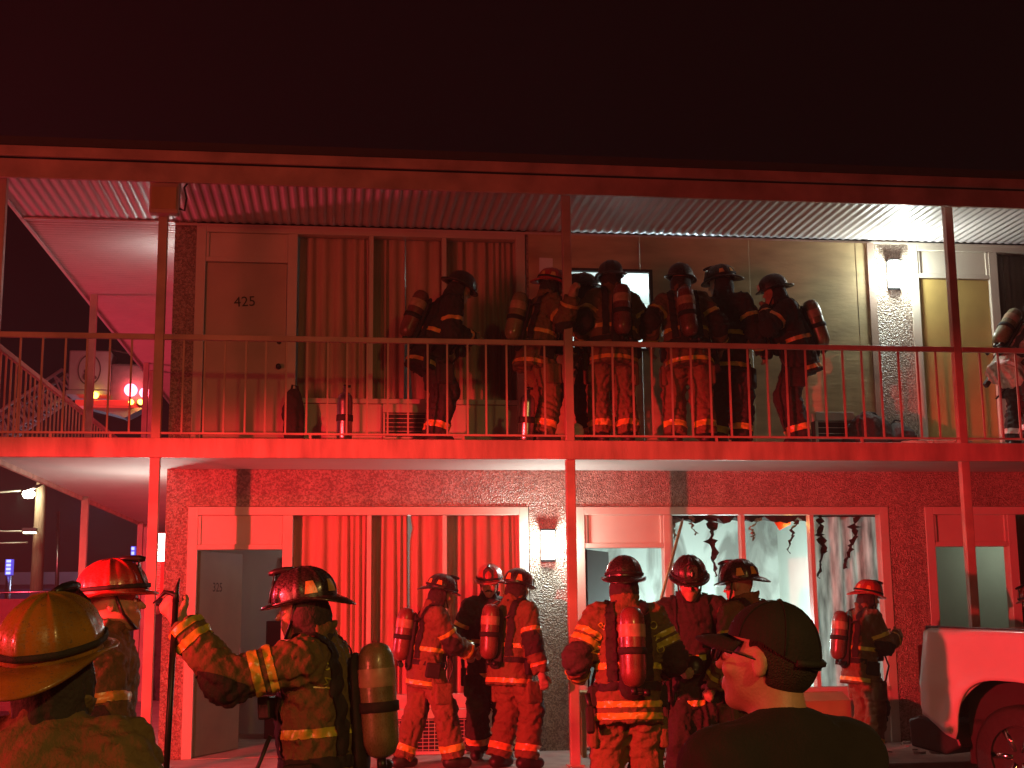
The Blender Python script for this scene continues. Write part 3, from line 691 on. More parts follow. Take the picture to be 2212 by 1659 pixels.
    if bare:
        for s_ in (-1, 1): J.cap(N(tp(s_*.03, -.02, .515)), N(tp(s_*(sw-.01), -.01, .462)), .058, .062, .07, 1)
        J.cap(N(tp(-.09, -.03, .36)), N(tp(.09, -.03, .36)), .12, .12, .08, 1, flat=(N(T.col[1]), .8))
    for i, (a, b, c) in enumerate(((shl, le, lw), (shr, re_, rw))):
        if bare:
            mid = a+(b-a)*.72; J.cap(N(a), N(mid), .066, .070, .07, 2+i, (0, 1))
        else:
            J.cap(N(a), N(b), .094, .086, .05, 2+i, wr=.007); J.cap(N(b), N(b+(c-b)*.98), .088, .068, .03, 4+i, (0, 1), wr=.009)
    J.wrinkle(.016 if not bare else .007, .16, seed+11)
    if not bare: J.wrinkle(.008, .075, seed+17)
    jv, jf, jl = J.mesh(); jk = child('jacket' if not bare else 't_shirt', np_mesh('jacket', jv, jf), coat, E)
    if not bare and nstripe:
        up = N(T.col[2])
        def tband(z0, z1, m=stripe): band('reflective_stripe', jv, jf, jl, [1], [(N(tp(0, 0, z0)), -up), (N(tp(0, 0, z1)), up)], m, jk)
        tband(-.175, -.135); tband(.14, .18)
        if double: tband(-.10, -.06)
        for i, (a, b, c) in enumerate(((shl, le, lw), (shr, re_, rw))):
            dn = N((b-a).normalized()); band('reflective_stripe', jv, jf, jl, [2+i], [(N(a+(b-a)*.54), -dn), (N(a+(b-a)*.67), dn)], stripe, jk)
            if double: band('reflective_stripe', jv, jf, jl, [2+i], [(N(a+(b-a)*.36), -dn), (N(a+(b-a)*.47), dn)], stripe, jk)
            dn = N((c-b).normalized()); band('reflective_stripe', jv, jf, jl, [4+i], [(N(b+(c-b)*.64), -dn), (N(b+(c-b)*.75), dn)], stripe, jk)
            if double: band('reflective_stripe', jv, jf, jl, [4+i], [(N(b+(c-b)*.84), -dn), (N(b+(c-b)*.94), dn)], stripe, jk)
    if not bare:
        for i, (a, b, c) in enumerate(((shl, le, lw), (shr, re_, rw))):
            ou = N(-((b-(a+c)/2).normalized())); d1 = N((b-a).normalized()); d2 = N((c-b).normalized())
            band('elbow_patch', jv, jf, jl, [2+i, 4+i], [(N(b)-ou*.0, ou), (N(b-(b-a).normalized()*.09), -d1), (N(b+(c-b).normalized()*.10), d2)], 'char', jk, .004, (N(b), N(b)+ou*-.02, .16))
    # ---- trousers, boots
    Tq = Field(lo, hi, q+.001)
    Tq.cap(N(tp(-.06, 0, .04)), N(tp(.06, 0, .04)), .125, .125, .05, flat=fl)
    for i, (a, b, c, s_) in enumerate(((hl, lk, la, -1), (hr, rk, ra, 1))):
        Tq.cap(N(a), N(b), .122, .102, .05, 1+i, wr=.008); Tq.cap(N(b), N(c+Vector((0, 0, .0))), .102, .104, .03, 3+i, (0, 1), wr=.011)
    Tq.wrinkle(.019, .15, seed+29)
    if not bare: Tq.wrinkle(.008, .08, seed+37)
    pv, pf, plb = Tq.mesh(); pk = child('trousers', np_mesh('trousers', pv, pf), pants, E)
    if not bare:
        for i, (b, c) in enumerate(((lk, la), (rk, ra))):
            dn = N((c-b).normalized()); band('reflective_stripe', pv, pf, plb, [3+i], [(N(b+(c-b)*.72), -dn), (N(b+(c-b)*.86), dn)], stripe, pk)
    if not bare:
        for i, b in enumerate((lk, rk)): band('knee_patch', pv, pf, plb, [1+i, 3+i], [(N(b+Vector((0, .03, 0))), (0, -1, 0)), (N(b+Vector((0, 0, .13))), (0, 0, 1)), (N(b+Vector((0, 0, -.15))), (0, 0, -1))], 'char', pk, .004, (N(b), N(b+Vector((0, 0, .01))), .2))
    for c, s_ in ((la, -1), (ra, 1)):
        Bt = Field(N(c)-np.array((.17, .22, .12)), N(c)+np.array((.17, .27, .14)), .013); d = Vector((.18*s_, 1, 0)).normalized()
        Bt.cap(N(c+Vector((0, 0, .10))), N(c+Vector((0, 0, -.04))), .062, .060, .03); Bt.cap(N(c+Vector((0, 0, -.045))-d*.05), N(c+d*.13+Vector((0, 0, -.05))), .055, .050, .03)
        Bt.plane(N(c+Vector((0, 0, -.098))), (0, 0, -1)); bv, bf, _ = Bt.mesh(); child('boot', np_mesh('boot', bv, bf), 'boot', E)
    # ---- gloves
    if glove:
        for w, dr, hpq in ((lw, lod, hpl), (rw, rod, hpr)):
            G = Field(N(w)-.24, N(w)+.24, .0085 if q > .01 else .006)
            for p in hpq: G.cap(N(p[0]), N(p[1]), p[2]+.0045, p[3]+.0045, .007)
            G.cap(N(w-dr*.05), N(w+dr*.03), .042, .036, .02); gv, gf, _ = G.mesh(); child('glove', np_mesh('glove', gv, gf), glove, E)
    # ---- head gear
    if hat == 'helmet':
        Hm = Matrix.Translation(hc+Hd@Vector((0, -.012, .047)))@(Hd.to_4x4())@Matrix.Rotation(R(-4), 4, 'X')
        helmet(E, Hm, shell, refl, style, badge=badge, n=64 if q > .01 else 96, shield_m=shield_m, rnd=seed)
        if hood:
            Hf = Field(N(hc)-.22, N(hc)+.22, .0095)
            Hf.ell(hp(0, -.02, -.02), (.096, .112, .115), Rm, .01); Hf.cap(hp(0, -.035, -.05), N(nk+T@Vector((0, -.01, .0))), .088, .095, .03)
            Hf.plane(hp(0, .030, 0), N(Hd.col[1])); Hf.plane(hp(0, 0, .05), N(Hd.col[2])); Hf.wrinkle(.006, .09, seed+3)
            hv, hf, _ = Hf.mesh(); child('hood', np_mesh('hood', hv, hf), hood, E)
        MB().tube([hp(-.088, .01, .04), hp(-.078, .035, -.05), hp(-.03, .075, -.118), hp(.03, .075, -.118), hp(.078, .035, -.05), hp(.088, .01, .04)], .007, 6).build('chin_strap', 'black', E)
    # ---- breathing apparatus
    if tank:
        bx = N(T.col[1])
        c0 = tp(0, -.255*fat-.0, .02); axd = T.col[2]
        rr = .083; L_ = .50
        t_ = MB().lathe([(.001, 0), (.03, .003), (.06, .02), (rr-.004, .06), (rr, .09), (rr, L_-.10), (rr-.006, L_-.05), (.058, L_-.014), (.03, L_), (.001, L_+.004)], c0, axd, 26).build('air_tank', tank, E)
        MB().lathe([(rr+.0015, L_-.19), (rr+.003, L_-.185), (rr+.003, L_-.115), (rr+.0015, L_-.11)], c0, axd, 26).build('label_band', 'label', t_)
        MB().lathe([(rr+.002, .20), (rr+.009, .203), (rr+.009, .243), (rr+.002, .246)], c0, axd, 26).build('tank_strap', 'nylon', t_)
        MB().tube([c0, c0-axd*.05], .022, 10).tube([c0-axd*.035, c0-axd*.035+T.col[0]*.075], .012, 8).tube([c0-axd*.035+T.col[0]*.06, c0-axd*.035+T.col[0]*.10], .024, 12).build('valve', 'black', t_)
        Bk = Field(N(tp(0, -.18, .22))-.38, N(tp(0, -.18, .22))+.38, .014)
        Bk.cap(N(tp(0, -.175*fat, .02)), N(tp(0, -.165*fat, .42)), .085, .07, .02, flat=(bx, .35)); bv, bf, _ = Bk.mesh(); child('back_frame', np_mesh('back_frame', bv, bf), 'nylon', E)
        rx = N(T.col[0]); up = N(T.col[2])
        for s_ in (-1, 1):
            a, b = (.085, .145) if s_ > 0 else (-.145, -.085)
            band('shoulder_strap', jv, jf, jl, [1], [(N(tp(a, 0, 0)), -rx), (N(tp(b, 0, 0)), rx), (N(tp(0, 0, .06)), -up)], 'nylon', E, .014)
        band('waist_belt', jv, jf, jl, [1], [(N(tp(0, 0, .005)), -up), (N(tp(0, 0, .055)), up)], 'nylon', E, .014)
        MB().tube([tp(.09, -.20, .40), tp(.15, -.06, .50), tp(.15, .14, .36), tp(.10, .19, .18), tp(.06, .185, .10)], .011, 8).build('air_hose', 'black', E)
        MB().box(-.045, .045, -.03, .03, -.05, .05, Matrix.Translation(tp(-.12, .175*fat, .28))@T.to_4x4()).build('radio', 'black', E, .01)
        for s_ in (-1, 1): MB().box(-.035, .035, -.07, .07, -.07, .07, Matrix.Translation(tp(s_*.20*fat, .02, -.03))@T.to_4x4()).build('pouch', 'nylon', E, .015)
    if not bare:
        rs = random.Random(seed*13+5); fx = fat*.19
        if rs.random() < .65:
            Mk = Field(N(tp(.05, fx+.05, .22))-.16, N(tp(.05, fx+.05, .22))+.16, .011); c_ = tp(rs.uniform(-.1, .1), fx+.05, rs.uniform(.05, .28))
            Mk.ell(N(c_), (.075, .06, .085), None, .02); Mk.ell(N(c_+T@Vector((0, .05, -.05))), (.035, .035, .035), None, .02); Mk.ell(N(c_+T@Vector((0, -.05, .02))), (.06, .05, .07), None, .02, neg=True)
            mv, mf, _ = Mk.mesh(); child('face_mask', np_mesh('face_mask', mv, mf), 'black', E)
        for _i in range(rs.choice((1, 2, 2))):
            s_ = rs.choice((-1, 1)); x0 = s_*rs.uniform(.10, .19); ln2 = rs.uniform(.18, .42)
            MB().tube([tp(x0, fx*.85, .16), tp(x0*1.15, fx+.03, .02), tp(x0*1.25, fx*.9, .02-ln2*.6), tp(x0*1.05, fx*.7, .05-ln2), tp(x0*.8, fx*.85, .10-ln2*.6)], .010, 7).build('hose_loop', 'black', E)
        if rs.random() < .6:
            s_ = rs.choice((-1, 1)); c_ = tp(s_*.235*fat, rs.uniform(-.08, .06), -.14)
            MB().box(-.025, .025, -.03, .03, -.12, .05, Matrix.Translation(c_)@T.to_4x4()@Matrix.Rotation(rs.uniform(-.3, .3), 4, 'X')).build('tool_holster', 'nylon', E, .012)
            MB().tube([c_+T@Vector((0, 0, .03)), c_+T@Vector((s_*.01, .02, .13))], [.014, .018], 8).build('flashlight', 'black', E)
        for s_, k_ in ((-1, lk), (1, rk)):
            h0 = tp(s_*.095, 0, 0); c_ = h0+(k_-h0)*.62+Vector((s_*.115, 0, 0)); MB().box(-.03, .03, -.085, .085, -.10, .10, Matrix.Translation(c_)).build('cargo_pocket', pants, E, .02)
    info = dict(E=E, tp=tp, T=T, hc=hc, Hd=Hd, hp=hp, lw=lw, rw=rw, lod=lod, rod=rod, jv=jv, jf=jf, jk=jk, sc=sc, nk=nk)
    if letters:
        bvh = BVHTree.FromPolygons([tuple(p) for p in jv], [tuple(x) for x in jf])
        for s, lx, lz, ang, size in letters:
            me = textmesh(s, size); mx = Matrix.Translation((lx, 0, lz))@Matrix.Rotation(R(ang), 4, 'Y')@Matrix.Rotation(R(90), 4, 'X')
            bm = bmesh.new(); bm.from_mesh(me); bmesh.ops.triangulate(bm, faces=bm.faces); bmesh.ops.subdivide_edges(bm, edges=bm.edges, cuts=1)
            for x in bm.verts:
                p = mx@x.co; o = tp(-p.x, -.6, p.z) if False else tp(p.x, -.6, p.z); hit = bvh.ray_cast(o, T.col[1])
                x.co = (hit[0]-T.col[1]*.006) if hit[0] else tp(p.x, -.2, p.z)
            bm.to_mesh(me); bm.free(); me.materials.clear(); child('lettering', me, stripe, jk)
    return info
# ------------------------------------------------------------------ who stands where
UZ = ZS
person('firefighter alone on the balcony before the window beside door 425, looking right', at(1008, 588, -.75), UZ, -78, lean=22, head=(-6, 22), lh=(-.22, .28, 1.02), rh=(.12, .36, 1.05), coat='char', stripe='orange', shell='hblack', style='low', refl=None, seed=1, tank='tankred', pants='char')
U2 = person('firefighter in dark red helmet gripping the middle balcony post', at(1196, 580, -.95), UZ, -70, lean=14, head=(0, 8), rhw=at(1236, 640, -1.44), lh=(-.25, .2, 1.0), coat='tan', stripe='orange', shell='hred', seed=2, curl=(.5, 1.0), rpole=(.5, .1, -1), rpn=(0, 1, 0))
person('firefighter in black facing left behind the middle balcony post', at(1256, 590, -.45), UZ, 75, lean=6, head=(0, 4), coat='char', stripe='orange', seed=3, refl=None)
person('firefighter seen from behind in front of the lit hatch in the plywood', at(1318, 563, -.98), UZ, 6, lean=8, coat='red', stripe='orange', fat=1.18, side=3, seed=4, tank='tankred', lh=(-.25, .20, 1.05), rh=(.26, .24, 1.1), refl=None)
person('firefighter seen from behind just right of the lit hatch, head turned right', at(1470, 568, -.98), UZ, -8, lean=8, head=(-35, 0), coat='red', stripe='lime', fat=1.14, side=-4, style='low', refl=None, seed=5, tank='tankred', lh=(-.34, .05, .98), rh=(.34, .16, .98), lf=(-.14, 0), rf=(.15, 0), double=False)
person('firefighter in all-black gear, third from the right of the balcony group', at(1551, 572, -.6), UZ, -38, lean=4, head=(95, 6), coat='char', stripe='lime', seed=6, tank=None, shell='hblack', rh=(.30, .2, .95))
person('firefighter at the right end of the balcony group, hand raised to the mouth', at(1664, 592, -.85), UZ, 84, lean=16, head=(0, 10), coat='char', pants='char', stripe='orange', style='low', refl=None, seed=7, tank='tank', lh=(-.06, .30, 1.40), rh=(.14, .36, 1.10), lpole=(-.7, .3, -1))
person('firefighter bending over at the right edge of the balcony, pale jacket', at(2262, 690, -.75), UZ, -72, lean=40, head=(0, 30), coat='pale', pants='char', stripe='silver', seed=8, tank='tank', lh=(-.2, .5, .8), rh=(.25, .5, .8), scale=.98)

A0 = person('firefighter in yellow ribbed helmet at the lower left corner, seen from behind', at(98, 1284, -10.2), lot(-10.2), -14, lean=10, head=(-6, -17), coat='tan', stripe='lime', shell='hamber', refl=None, seed=20, q=.009, qb=.008, tank=None, hood='char', shield_m='hblack', lh=(-.3, .2, .95))
A1 = person('firefighter in red and black helmet in profile, behind the yellow helmet', at(236, 1208, -7.3), lot(-7.3), -84, lean=6, head=(-4, -8), coat='red', stripe='orange', shell='hred', refl=None, seed=21, q=.009, qb=.007, face=True, hood=None, tank=None, lh=(-.27, .12, .82), rh=(.26, .16, .84), glove='leather', curl=(.9, .9))
A2 = person('firefighter with raised arm holding a pole, tank on the back', at(652, 1224, -7.3), lot(-7.3), 72, lean=4, head=(8, 4), coat='tan', stripe='lime', shell='hblack', refl='orange', seed=22, q=.009, qb=.009, tank='tank', lhw=at(392, 1345, -7.45), rh=(.24, .10, .80), lpole=(-.3, .1, -1), arm=(.33, .33), curl=(1.0, .8), double=True, badge=None, lpn=(1, 0, 0),
            letters=[('M', -.135, .36, -75, .07), ('U', -.145, .43, -60, .06)])
person('firefighter on the left of the trio by the curtained window, facing right', at(960, 1240, -1.2), 0, -72, lean=8, head=(-4, 10), coat='red', stripe='lime', fat=1.04, twist=-10, seed=23, tank='tankred', lh=(-.22, .32, 1.08), rh=(.1, .42, 1.06), lf=(-.14, -.22), rf=(.14, .20), refl='orange')
person('moustached firefighter in red-fronted helmet facing out in the middle of the trio', at(1057, 1218, -.75), 0, 176, lean=2, head=(-8, 6), coat='char', stripe='orange', seed=24, tank=None, face=True, moustache=True, shell='hred', hood=None, lh=(-.24, .2, 1.0), rh=(.24, .2, 1.0))
person('firefighter on the right of the trio, back half turned, facing the pier', at(1122, 1227, -1.35), 0, -62, lean=5, head=(-12, 6), coat='tan', stripe='orange', seed=25, tank='tankred', rh=(.33, .10, .86), lh=(-.24, .3, 1.0), twist=12, fat=1.18, style='low', shell='hblack', lf=(-.13, -.06), rf=(.14, .06))
person('firefighter seen squarely from behind with lettered jacket before the open dark door', at(1347, 1200, -4.2), lot(-4.2), -4, lean=5, head=(-14, 0), coat='tan', stripe='lime', seed=26, tank='tankred', lh=(-.30, .22, 1.05), rh=(.26, .26, 1.05), q=.0105, shell='hblack', double=True, refl=None,
       letters=[('M', -.185, .26, -78, .085), ('U', -.175, .335, -66, .075), ('R', -.150, .40, -48, .075), ('O', .150, .40, 48, .075), ('R', .175, .335, 66, .075), ('O', .185, .26, 78, .075)])
person('firefighter facing out with head bowed, dark coat, before the burnt room window', at(1488, 1200, -3.42), lot(-3.42), 160, lean=6, head=(10, 16), coat='char', stripe='lime', side=4, seed=27, tank='tankred', lh=(-.25, .26, 1.0), rh=(.1, .34, 1.02), hood=None, badge='4')
person('firefighter with bare neck facing the burnt room, behind the man in the cap', at(1592, 1208, -3.4), lot(-3.4), 32, lean=8, head=(18, 4), coat='red', stripe='lime', fat=1.16, seed=28, tank='tankred', hood=None, rh=(.28, .2, 1.0))
person('firefighter in red helmet facing right between the capped man and the pickup', at(1878, 1252, -1.3), 0, -80, lean=8, head=(-6, 8), coat='red', stripe='lime', fat=1.05, seed=29, tank='tankred', shell='hred', lh=(-.1, .34, 1.2), rh=(.1, .38, 1.22), hood='char')
person('firefighter mostly hidden behind the pickup at the right edge', at(2222, 1262, -1.0), 0, 70, lean=10, head=(0, 12), coat='red', stripe='orange', seed=30, tank=None, shell='hred')
A9 = person('man in black cap, glasses and dark T-shirt, foreground right', at(1680, 1302, -10.7), lot(-10.7), 20, lean=4, head=(30, -9), coat='tshirt', pants='char', bare=True, glove=None, hat='cap', tank=None, seed=31, q=.009, qb=.006, face=True, hood=None, lh=(-.3, .1, .85), rh=(.3, .1, .85), fat=1.02, sw=.192, group='bystanders', cat='person')
A10 = person('bystander in dark clothes far back between the corner post and the pier', at(338, 1352, 9.0), ZL, 160, coat='char', pants='char', bare=True, glove=None, hat='cap', tank=None, seed=32, hood=None, group='bystanders', scale=1.0)

# ------------------------------------------------------------------ the capped man's cap, glasses, hair, print
def cap_on(A):
    E, hp, Hd, hc = A['E'], A['hp'], A['Hd'], A['hc']
    hm = lambda x, y, z: hc+Hd@Vector((x, y, z))
    n = 40; NR = 10; v = []
    for i in range(NR+1):
        t = i/NR; k = math.sin(t*math.pi/2); z = .045+.088*math.cos(t*math.pi/2)
        for j in range(n):
            p = 2*math.pi*j/n; seam = 1-.012*math.exp(-((((p/(math.pi/3))+.5) % 1-.5)/.07)**2)
            back = max(0, -math.sin(p))
            v.append(hm(math.cos(p)*.090*k*seam, -.014+math.sin(p)*.110*k*seam, z-.050*back*t**3))
    c = MB().add(v, [(i*n+j, i*n+(j+1) % n, (i+1)*n+(j+1) % n, (i+1)*n+j) for i in range(NR) for j in range(n)], True).build('cap', 'cap', E)
    for k in range(6):
        a = k*math.pi/3+math.pi/6; MB().tube([hm(math.cos(a)*.0915*math.sin(t), -.014+math.sin(a)*.1115*math.sin(t), .0455+.089*math.cos(t)-.050*max(0, -math.sin(a))*(t/1.571)**3) for t in [i*1.55/9 for i in range(10)]], .0013, 5).build('seam', 'cap', c)
    MB().tube([hm(math.cos(a)*.092, -.014+math.sin(a)*.112, .010) for a in [R(225)+R(90)*i/10 for i in range(11)]], .008, 6).build('back_strap', 'nylon', c)
    MB().lathe([(.001, .008), (.006, .006), (.008, 0)], hm(0, -.014, .132), Hd.col[2], 10).build('cap_button', 'cap', c)
    v = []; m = 17
    for r_ in range(4):
        for j in range(m):
            a = R(28)+R(124)*j/(m-1); k = r_/3; s = math.sin(a)
            x = math.cos(a)*(.088+.004*k); y = -.014+s*.108+k*.085*(max(0, (s-.42)/.58)**.6); v.append((x, y, .046-.020*k-.30*x*x*10*(.5+.5*k)))
    f = [(r_*m+j, r_*m+j+1, (r_+1)*m+j+1, (r_+1)*m+j) for r_ in range(3) for j in range(m-1)]
    o = MB().add([hm(*p) for p in v], f, True).build('bill', 'cap', c); sm = o.modifiers.new('thick', 'SOLIDIFY'); sm.thickness = .004
    Hf = Field(np.array(hc)-.2, np.array(hc)+.2, .007); Rm = np.array([[Hd[i][j] for j in range(3)] for i in range(3)])
    Hf.ell(hp(0, -.018, .022), (.083, .102, .100), Rm, .01); Hf.ell(hp(0, -.05, -.02), (.060, .050, .045), Rm, .03)
    Hf.plane(hp(0, .020, 0), np.array(Hd.col[1])); Hf.ell(hp(.08, .0, -.02), (.035, .028, .05), Rm, .01, neg=True); Hf.ell(hp(-.08, .0, -.02), (.035, .028, .05), Rm, .01, neg=True)
    hv, hf, _ = Hf.mesh(); child('hair', np_mesh('hair', hv, hf), 'hair', E)
    return hm
hm9 = cap_on(A9)
g = MB().tube([hm9(-.083, -.005, .004), hm9(-.078, .06, .012), hm9(-.066, .107, .010)], .0022, 6).build('glasses', 'black', A9['E'])
MB().tube([hm9(.083, -.005, .004), hm9(.078, .06, .012), hm9(.066, .107, .010)], .0022, 6).build('temple', 'black', g)
for s_ in (-1, 1):
    MB().tube([hm9(s_*.034+.029*math.cos(a), .112-.10*abs(s_*.034+.029*math.cos(a))**1.3, .002+.021*math.sin(a)) for a in [i*math.pi/8 for i in range(17)]], .0026, 6).build('rim', 'black', g)
_bv = BVHTree.FromPolygons([tuple(p) for p in A9['jv']], [tuple(x) for x in A9['jf']])
for ch, lx in (('C', -.075), ('P', -.025), ('D', .025), ('F', .075)):
    me = textmesh(ch, .075); mx = Matrix.Translation((lx, 0, .368))@Matrix.Rotation(R(90), 4, 'X'); tp = A9['tp']
    for x in me.vertices:
        p = mx@x.co; hit = _bv.ray_cast(tp(p.x, -.6, p.z), A9['T'].col[1]); x.co = (hit[0]-A9['T'].col[1]*.004) if hit[0] else tp(p.x, -.2, p.z)
    me.materials.clear(); child('lettering', me, 'pale', A9['E'])
cap_on(A10)

# the pole the firefighter with the raised arm holds: a hook-headed pole
h = at(378, 1325, -7.5); b = at(352, 1790, -7.55)
dn = (Vector(h)-Vector(b)).normalized()
pk = empty('hook_pole', (0, 0, 0)); tag(pk, 'long dark hook pole held upright by the firefighter with raised arm', 'pole')
MB().tube([b, h+dn*.05], .014, 10).build('shaft', 'black', pk)
MB().tube([h+dn*.04, h+dn*.085, h+dn*.10+Vector((-.05, 0, -.005)), h+dn*.075+Vector((-.10, 0, -.03))], [.014, .016, .011, .003], 8).build('hook', 'black', pk)
MB().tube([h+dn*.05, h+dn*.10+Vector((.0, 0, .0)), h+dn*.155+Vector((.012, 0, 0))], [.016, .012, .003], 8).build('spike', 'black', pk)

# ------------------------------------------------------------------ things on the walkways
def ac_unit(label, x0, x1, z0, z1, y, nb, m='cream', grid=False):
    e = empty('air_conditioner', ((x0+x1)/2, y, z0)); tag(e, label, 'air conditioner', 'air conditioners under the windows')
    w = (x1-x0)/2; H = z1-z0
    MB().box(-w, w, -.14, .02, H-.09, H).build('top_cover', m, e, .006)
    MB().box(-w, w, -.10, .02, 0, H-.093).build('case', 'dark', e)
    for s_ in (-1, 1): MB().box(s_*w-.02 if s_ > 0 else -w, w if s_ > 0 else -w+.02, -.135, -.102, .002, H-.095).build('side_rail', m, e)
    MB().box(-w, w, -.136, -.101, 0.0, .03).build('bottom_rail', m, e)
    sl = MB().box(-w+.022, w-.022, -.124, -.118, -.003, .003).mesh('slat'); sl.materials.append(M[m])
    for i in range(nb): place('slat', sl, m, e, (0, 0, .045+(H-.15)*i/(nb-1)))
    if grid:
        st = MB().box(-.003, .003, -.128, -.1245, .03, H-.096).mesh('grille_bar'); st.materials.append(M[m])
        k = int(2*w/.055)
        for i in range(1, k): place('grille_bar', st, m, e, (-w+2*w*i/k, 0, 0))
ac_unit('ground floor air conditioner with square wire grille under the beige curtains', 2.10, 2.98, .005, .44, 0.0, 9, grid=True)
ac_unit('upper floor air conditioner under the curtain gap beside door 425', 2.10, 2.62, ZS+.16, ZS+.53, -.0, 6)
ac_unit('air conditioner standing under the plywood, right of the balcony group', 6.64, 7.06, ZS+.003, ZS+.46, -.2, 6)
def floor_tank(label, x, y, tilt):
    e = empty('spare_air_tank', (x, y, ZS), 0); e.rotation_euler = (R(tilt), R(tilt*.6), 0); tag(e, label, 'air tank', 'spare air tanks on the balcony')
    MB().lathe([(.001, .0), (.05, .002), (.07, .02), (.073, .05), (.073, .38), (.066, .43), (.04, .46), (.02, .47), (.02, .5), (.001, .5)], (0, 0, 0), (0, 0, 1), 22).build('cylinder', 'alum', e)
    MB().lathe([(.074, .19), (.079, .192), (.079, .25), (.074, .252)], (0, 0, 0), (0, 0, 1), 22).build('strap', 'nylon', e)
    MB().tube([(0, 0, .5), (0, 0, .54)], .018, 10).tube([(0, 0, .525), (.05, 0, .525)], .012, 8).build('valve', 'black', e)
floor_tank('silver air tank standing at the rail before the left curtain window', 1.70, -1.22, 1)
floor_tank('silver air tank standing at the rail just left of the middle post', 3.42, -1.20, 4)
def lump(name, m, loc, r, seed, label, cat, k=.12):
    Fq = Field(np.array(loc)-np.array(r)*1.5, np.array(loc)+np.array(r)*1.5, max(r)/16); rs = random.Random(seed)
    Fq.ell(loc, r, None, .05)
    for _ in range(5): Fq.ell([loc[i]+rs.uniform(-.55, .55)*r[i] for i in range(3)], [q_*rs.uniform(.4, .7) for q_ in r], None, .06)
    Fq.plane((0, 0, loc[2]-r[2]*.8), (0, 0, -1)); Fq.wrinkle(max(r)*.06, max(r)*.7, seed); v, f, _ = Fq.mesh()
    return v, f
def bag(label, m, loc, r, seed, name='duffel_bag', cat='bag', strap=True):
    e = empty(name, loc); tag(e, label, cat)
    v, f = lump(name, m, (0, 0, r[2]*.8), r, seed, label, cat); child('cover', np_mesh('cover', v, f), m, e)
    if strap: MB().tube([(-r[0]*.6, 0, r[2]*1.5), (-r[0]*.2, 0, r[2]*1.95), (r[0]*.3, 0, r[2]*1.9), (r[0]*.6, 0, r[2]*1.45)], .012, 6).build('strap', 'nylon', e)
bag('large black gear bag on the balcony floor left of the olive door', 'char', (7.18, -.42, ZS), (.26, .18, .23), 3)
bag('smaller black gear bag beside the large one on the balcony', 'nylon', (7.52, -.38, ZS), (.16, .15, .19), 4)
bag('dark coat bundle leaning at the jamb of door 425', 'char', (1.20, -.22, ZS), (.10, .09, .36), 5, 'coat_bundle', 'coat')
bag('crumpled white plastic sack at the foot of the middle balcony post', 'white', (3.90, -1.22, ZS), (.06, .06, .10), 6, 'plastic_sack', 'sack', False)
bag('flattened pale cloth lying at the foot of the right balcony post', 'pale', (7.55, -1.22, ZS), (.28, .08, .022), 8, 'floor_cloth', 'cloth', False)
o = MB().box(3.755, 3.90, -.036, -.034, 4.95, 5.12, None).build('paper_notice', 'white'); o.rotation_euler = (0, R(1.5), 0); o.location = (-.13, 0, .10); tag(o, 'white paper notice pinned left of the hatch in the plywood', 'notice')

# vertical plate at the corner
e = empty('wall_sign', (-.065, .12, 1.56)); tag(e, 'narrow red vertical sign with pale letters below the corner lamp', 'sign')
MB().box(-.115, 0, -.008, .008, 0, .36).build('plate', mat('red_sign_paint', (.5, .03, .03), .4), e)
me = textmesh('EXTINGUISHER', .052); me.transform(Matrix.Translation((-.04, -.0095, .18))@Matrix.Rotation(R(90), 4, 'X')@Matrix.Rotation(R(90), 4, 'Z')); me.materials.clear(); child('lettering', me, 'white', e)

# stool in front of the dark door
e = empty('stool', (4.20, -.55, 0)); tag(e, 'small wooden stool right of the ground floor middle post', 'stool')
MB().box(-.22, .20, -.16, .16, .58, .615).build('seat', 'wood', e, .008)
lg = MB().box(-.022, .022, -.022, .022, 0, .578).mesh('leg'); lg.materials.append(M['wood'])
for x in (-.17, .15):
    for y in (-.12, .12): place('leg', lg, 'wood', e, (x, y, 0))
    box('rail', 'wood', e, x-.014, x+.014, -.097, .097, .42, .50)
for y in (-.12, .12): box('rail', 'wood', e, -.147, .127, y-.014, y+.014, .44, .52)
# carton behind the capped man
e = empty('cardboard_box', (6.36, -.75, 0), R(8)); tag(e, 'tan cardboard box on the walkway below the burnt room window', 'box')
cb = mat('cardboard', (.40, .29, .14), .8, .12, 5, .1, 60)
for nm, a in (('side_panel', (-.25, .25, -.2, -.194, 0, .5)), ('side_panel', (-.25, .25, .194, .2, 0, .5)), ('side_panel', (-.25, -.244, -.193, .193, 0, .5)), ('side_panel', (.244, .25, -.193, .193, 0, .5)), ('bottom_panel', (-.243, .243, -.193, .193, .002, .01))): MB().box(*a).build(nm, cb, e)
for s_ in (-1, 1): MB().box(-.25, .25, 0, .17, -.003, .003, Matrix.Translation((0, s_*.2, .503))@Matrix.Rotation(R(180 if s_ > 0 else 0)+R(-25*s_), 4, 'X')@(Matrix.Rotation(R(0), 4, 'Z'))).build('flap', cb, e)
e = empty('cleaner_jug', (6.08, -.95, 0)); tag(e, 'white plastic jug with dark label beside the cardboard box', 'jug')
MB().lathe([(.001, 0), (.09, .002), (.10, .03), (.10, .30), (.085, .36), (.03, .41), (.028, .45), (.001, .45)], (0, 0, 0), (0, 0, 1), 18).build('bottle', 'white', e)
MB().lathe([(.1015, .08), (.1025, .085), (.1025, .22), (.1015, .225)], (0, 0, 0), (0, 0, 1), 18).build('label', 'blueb', e)

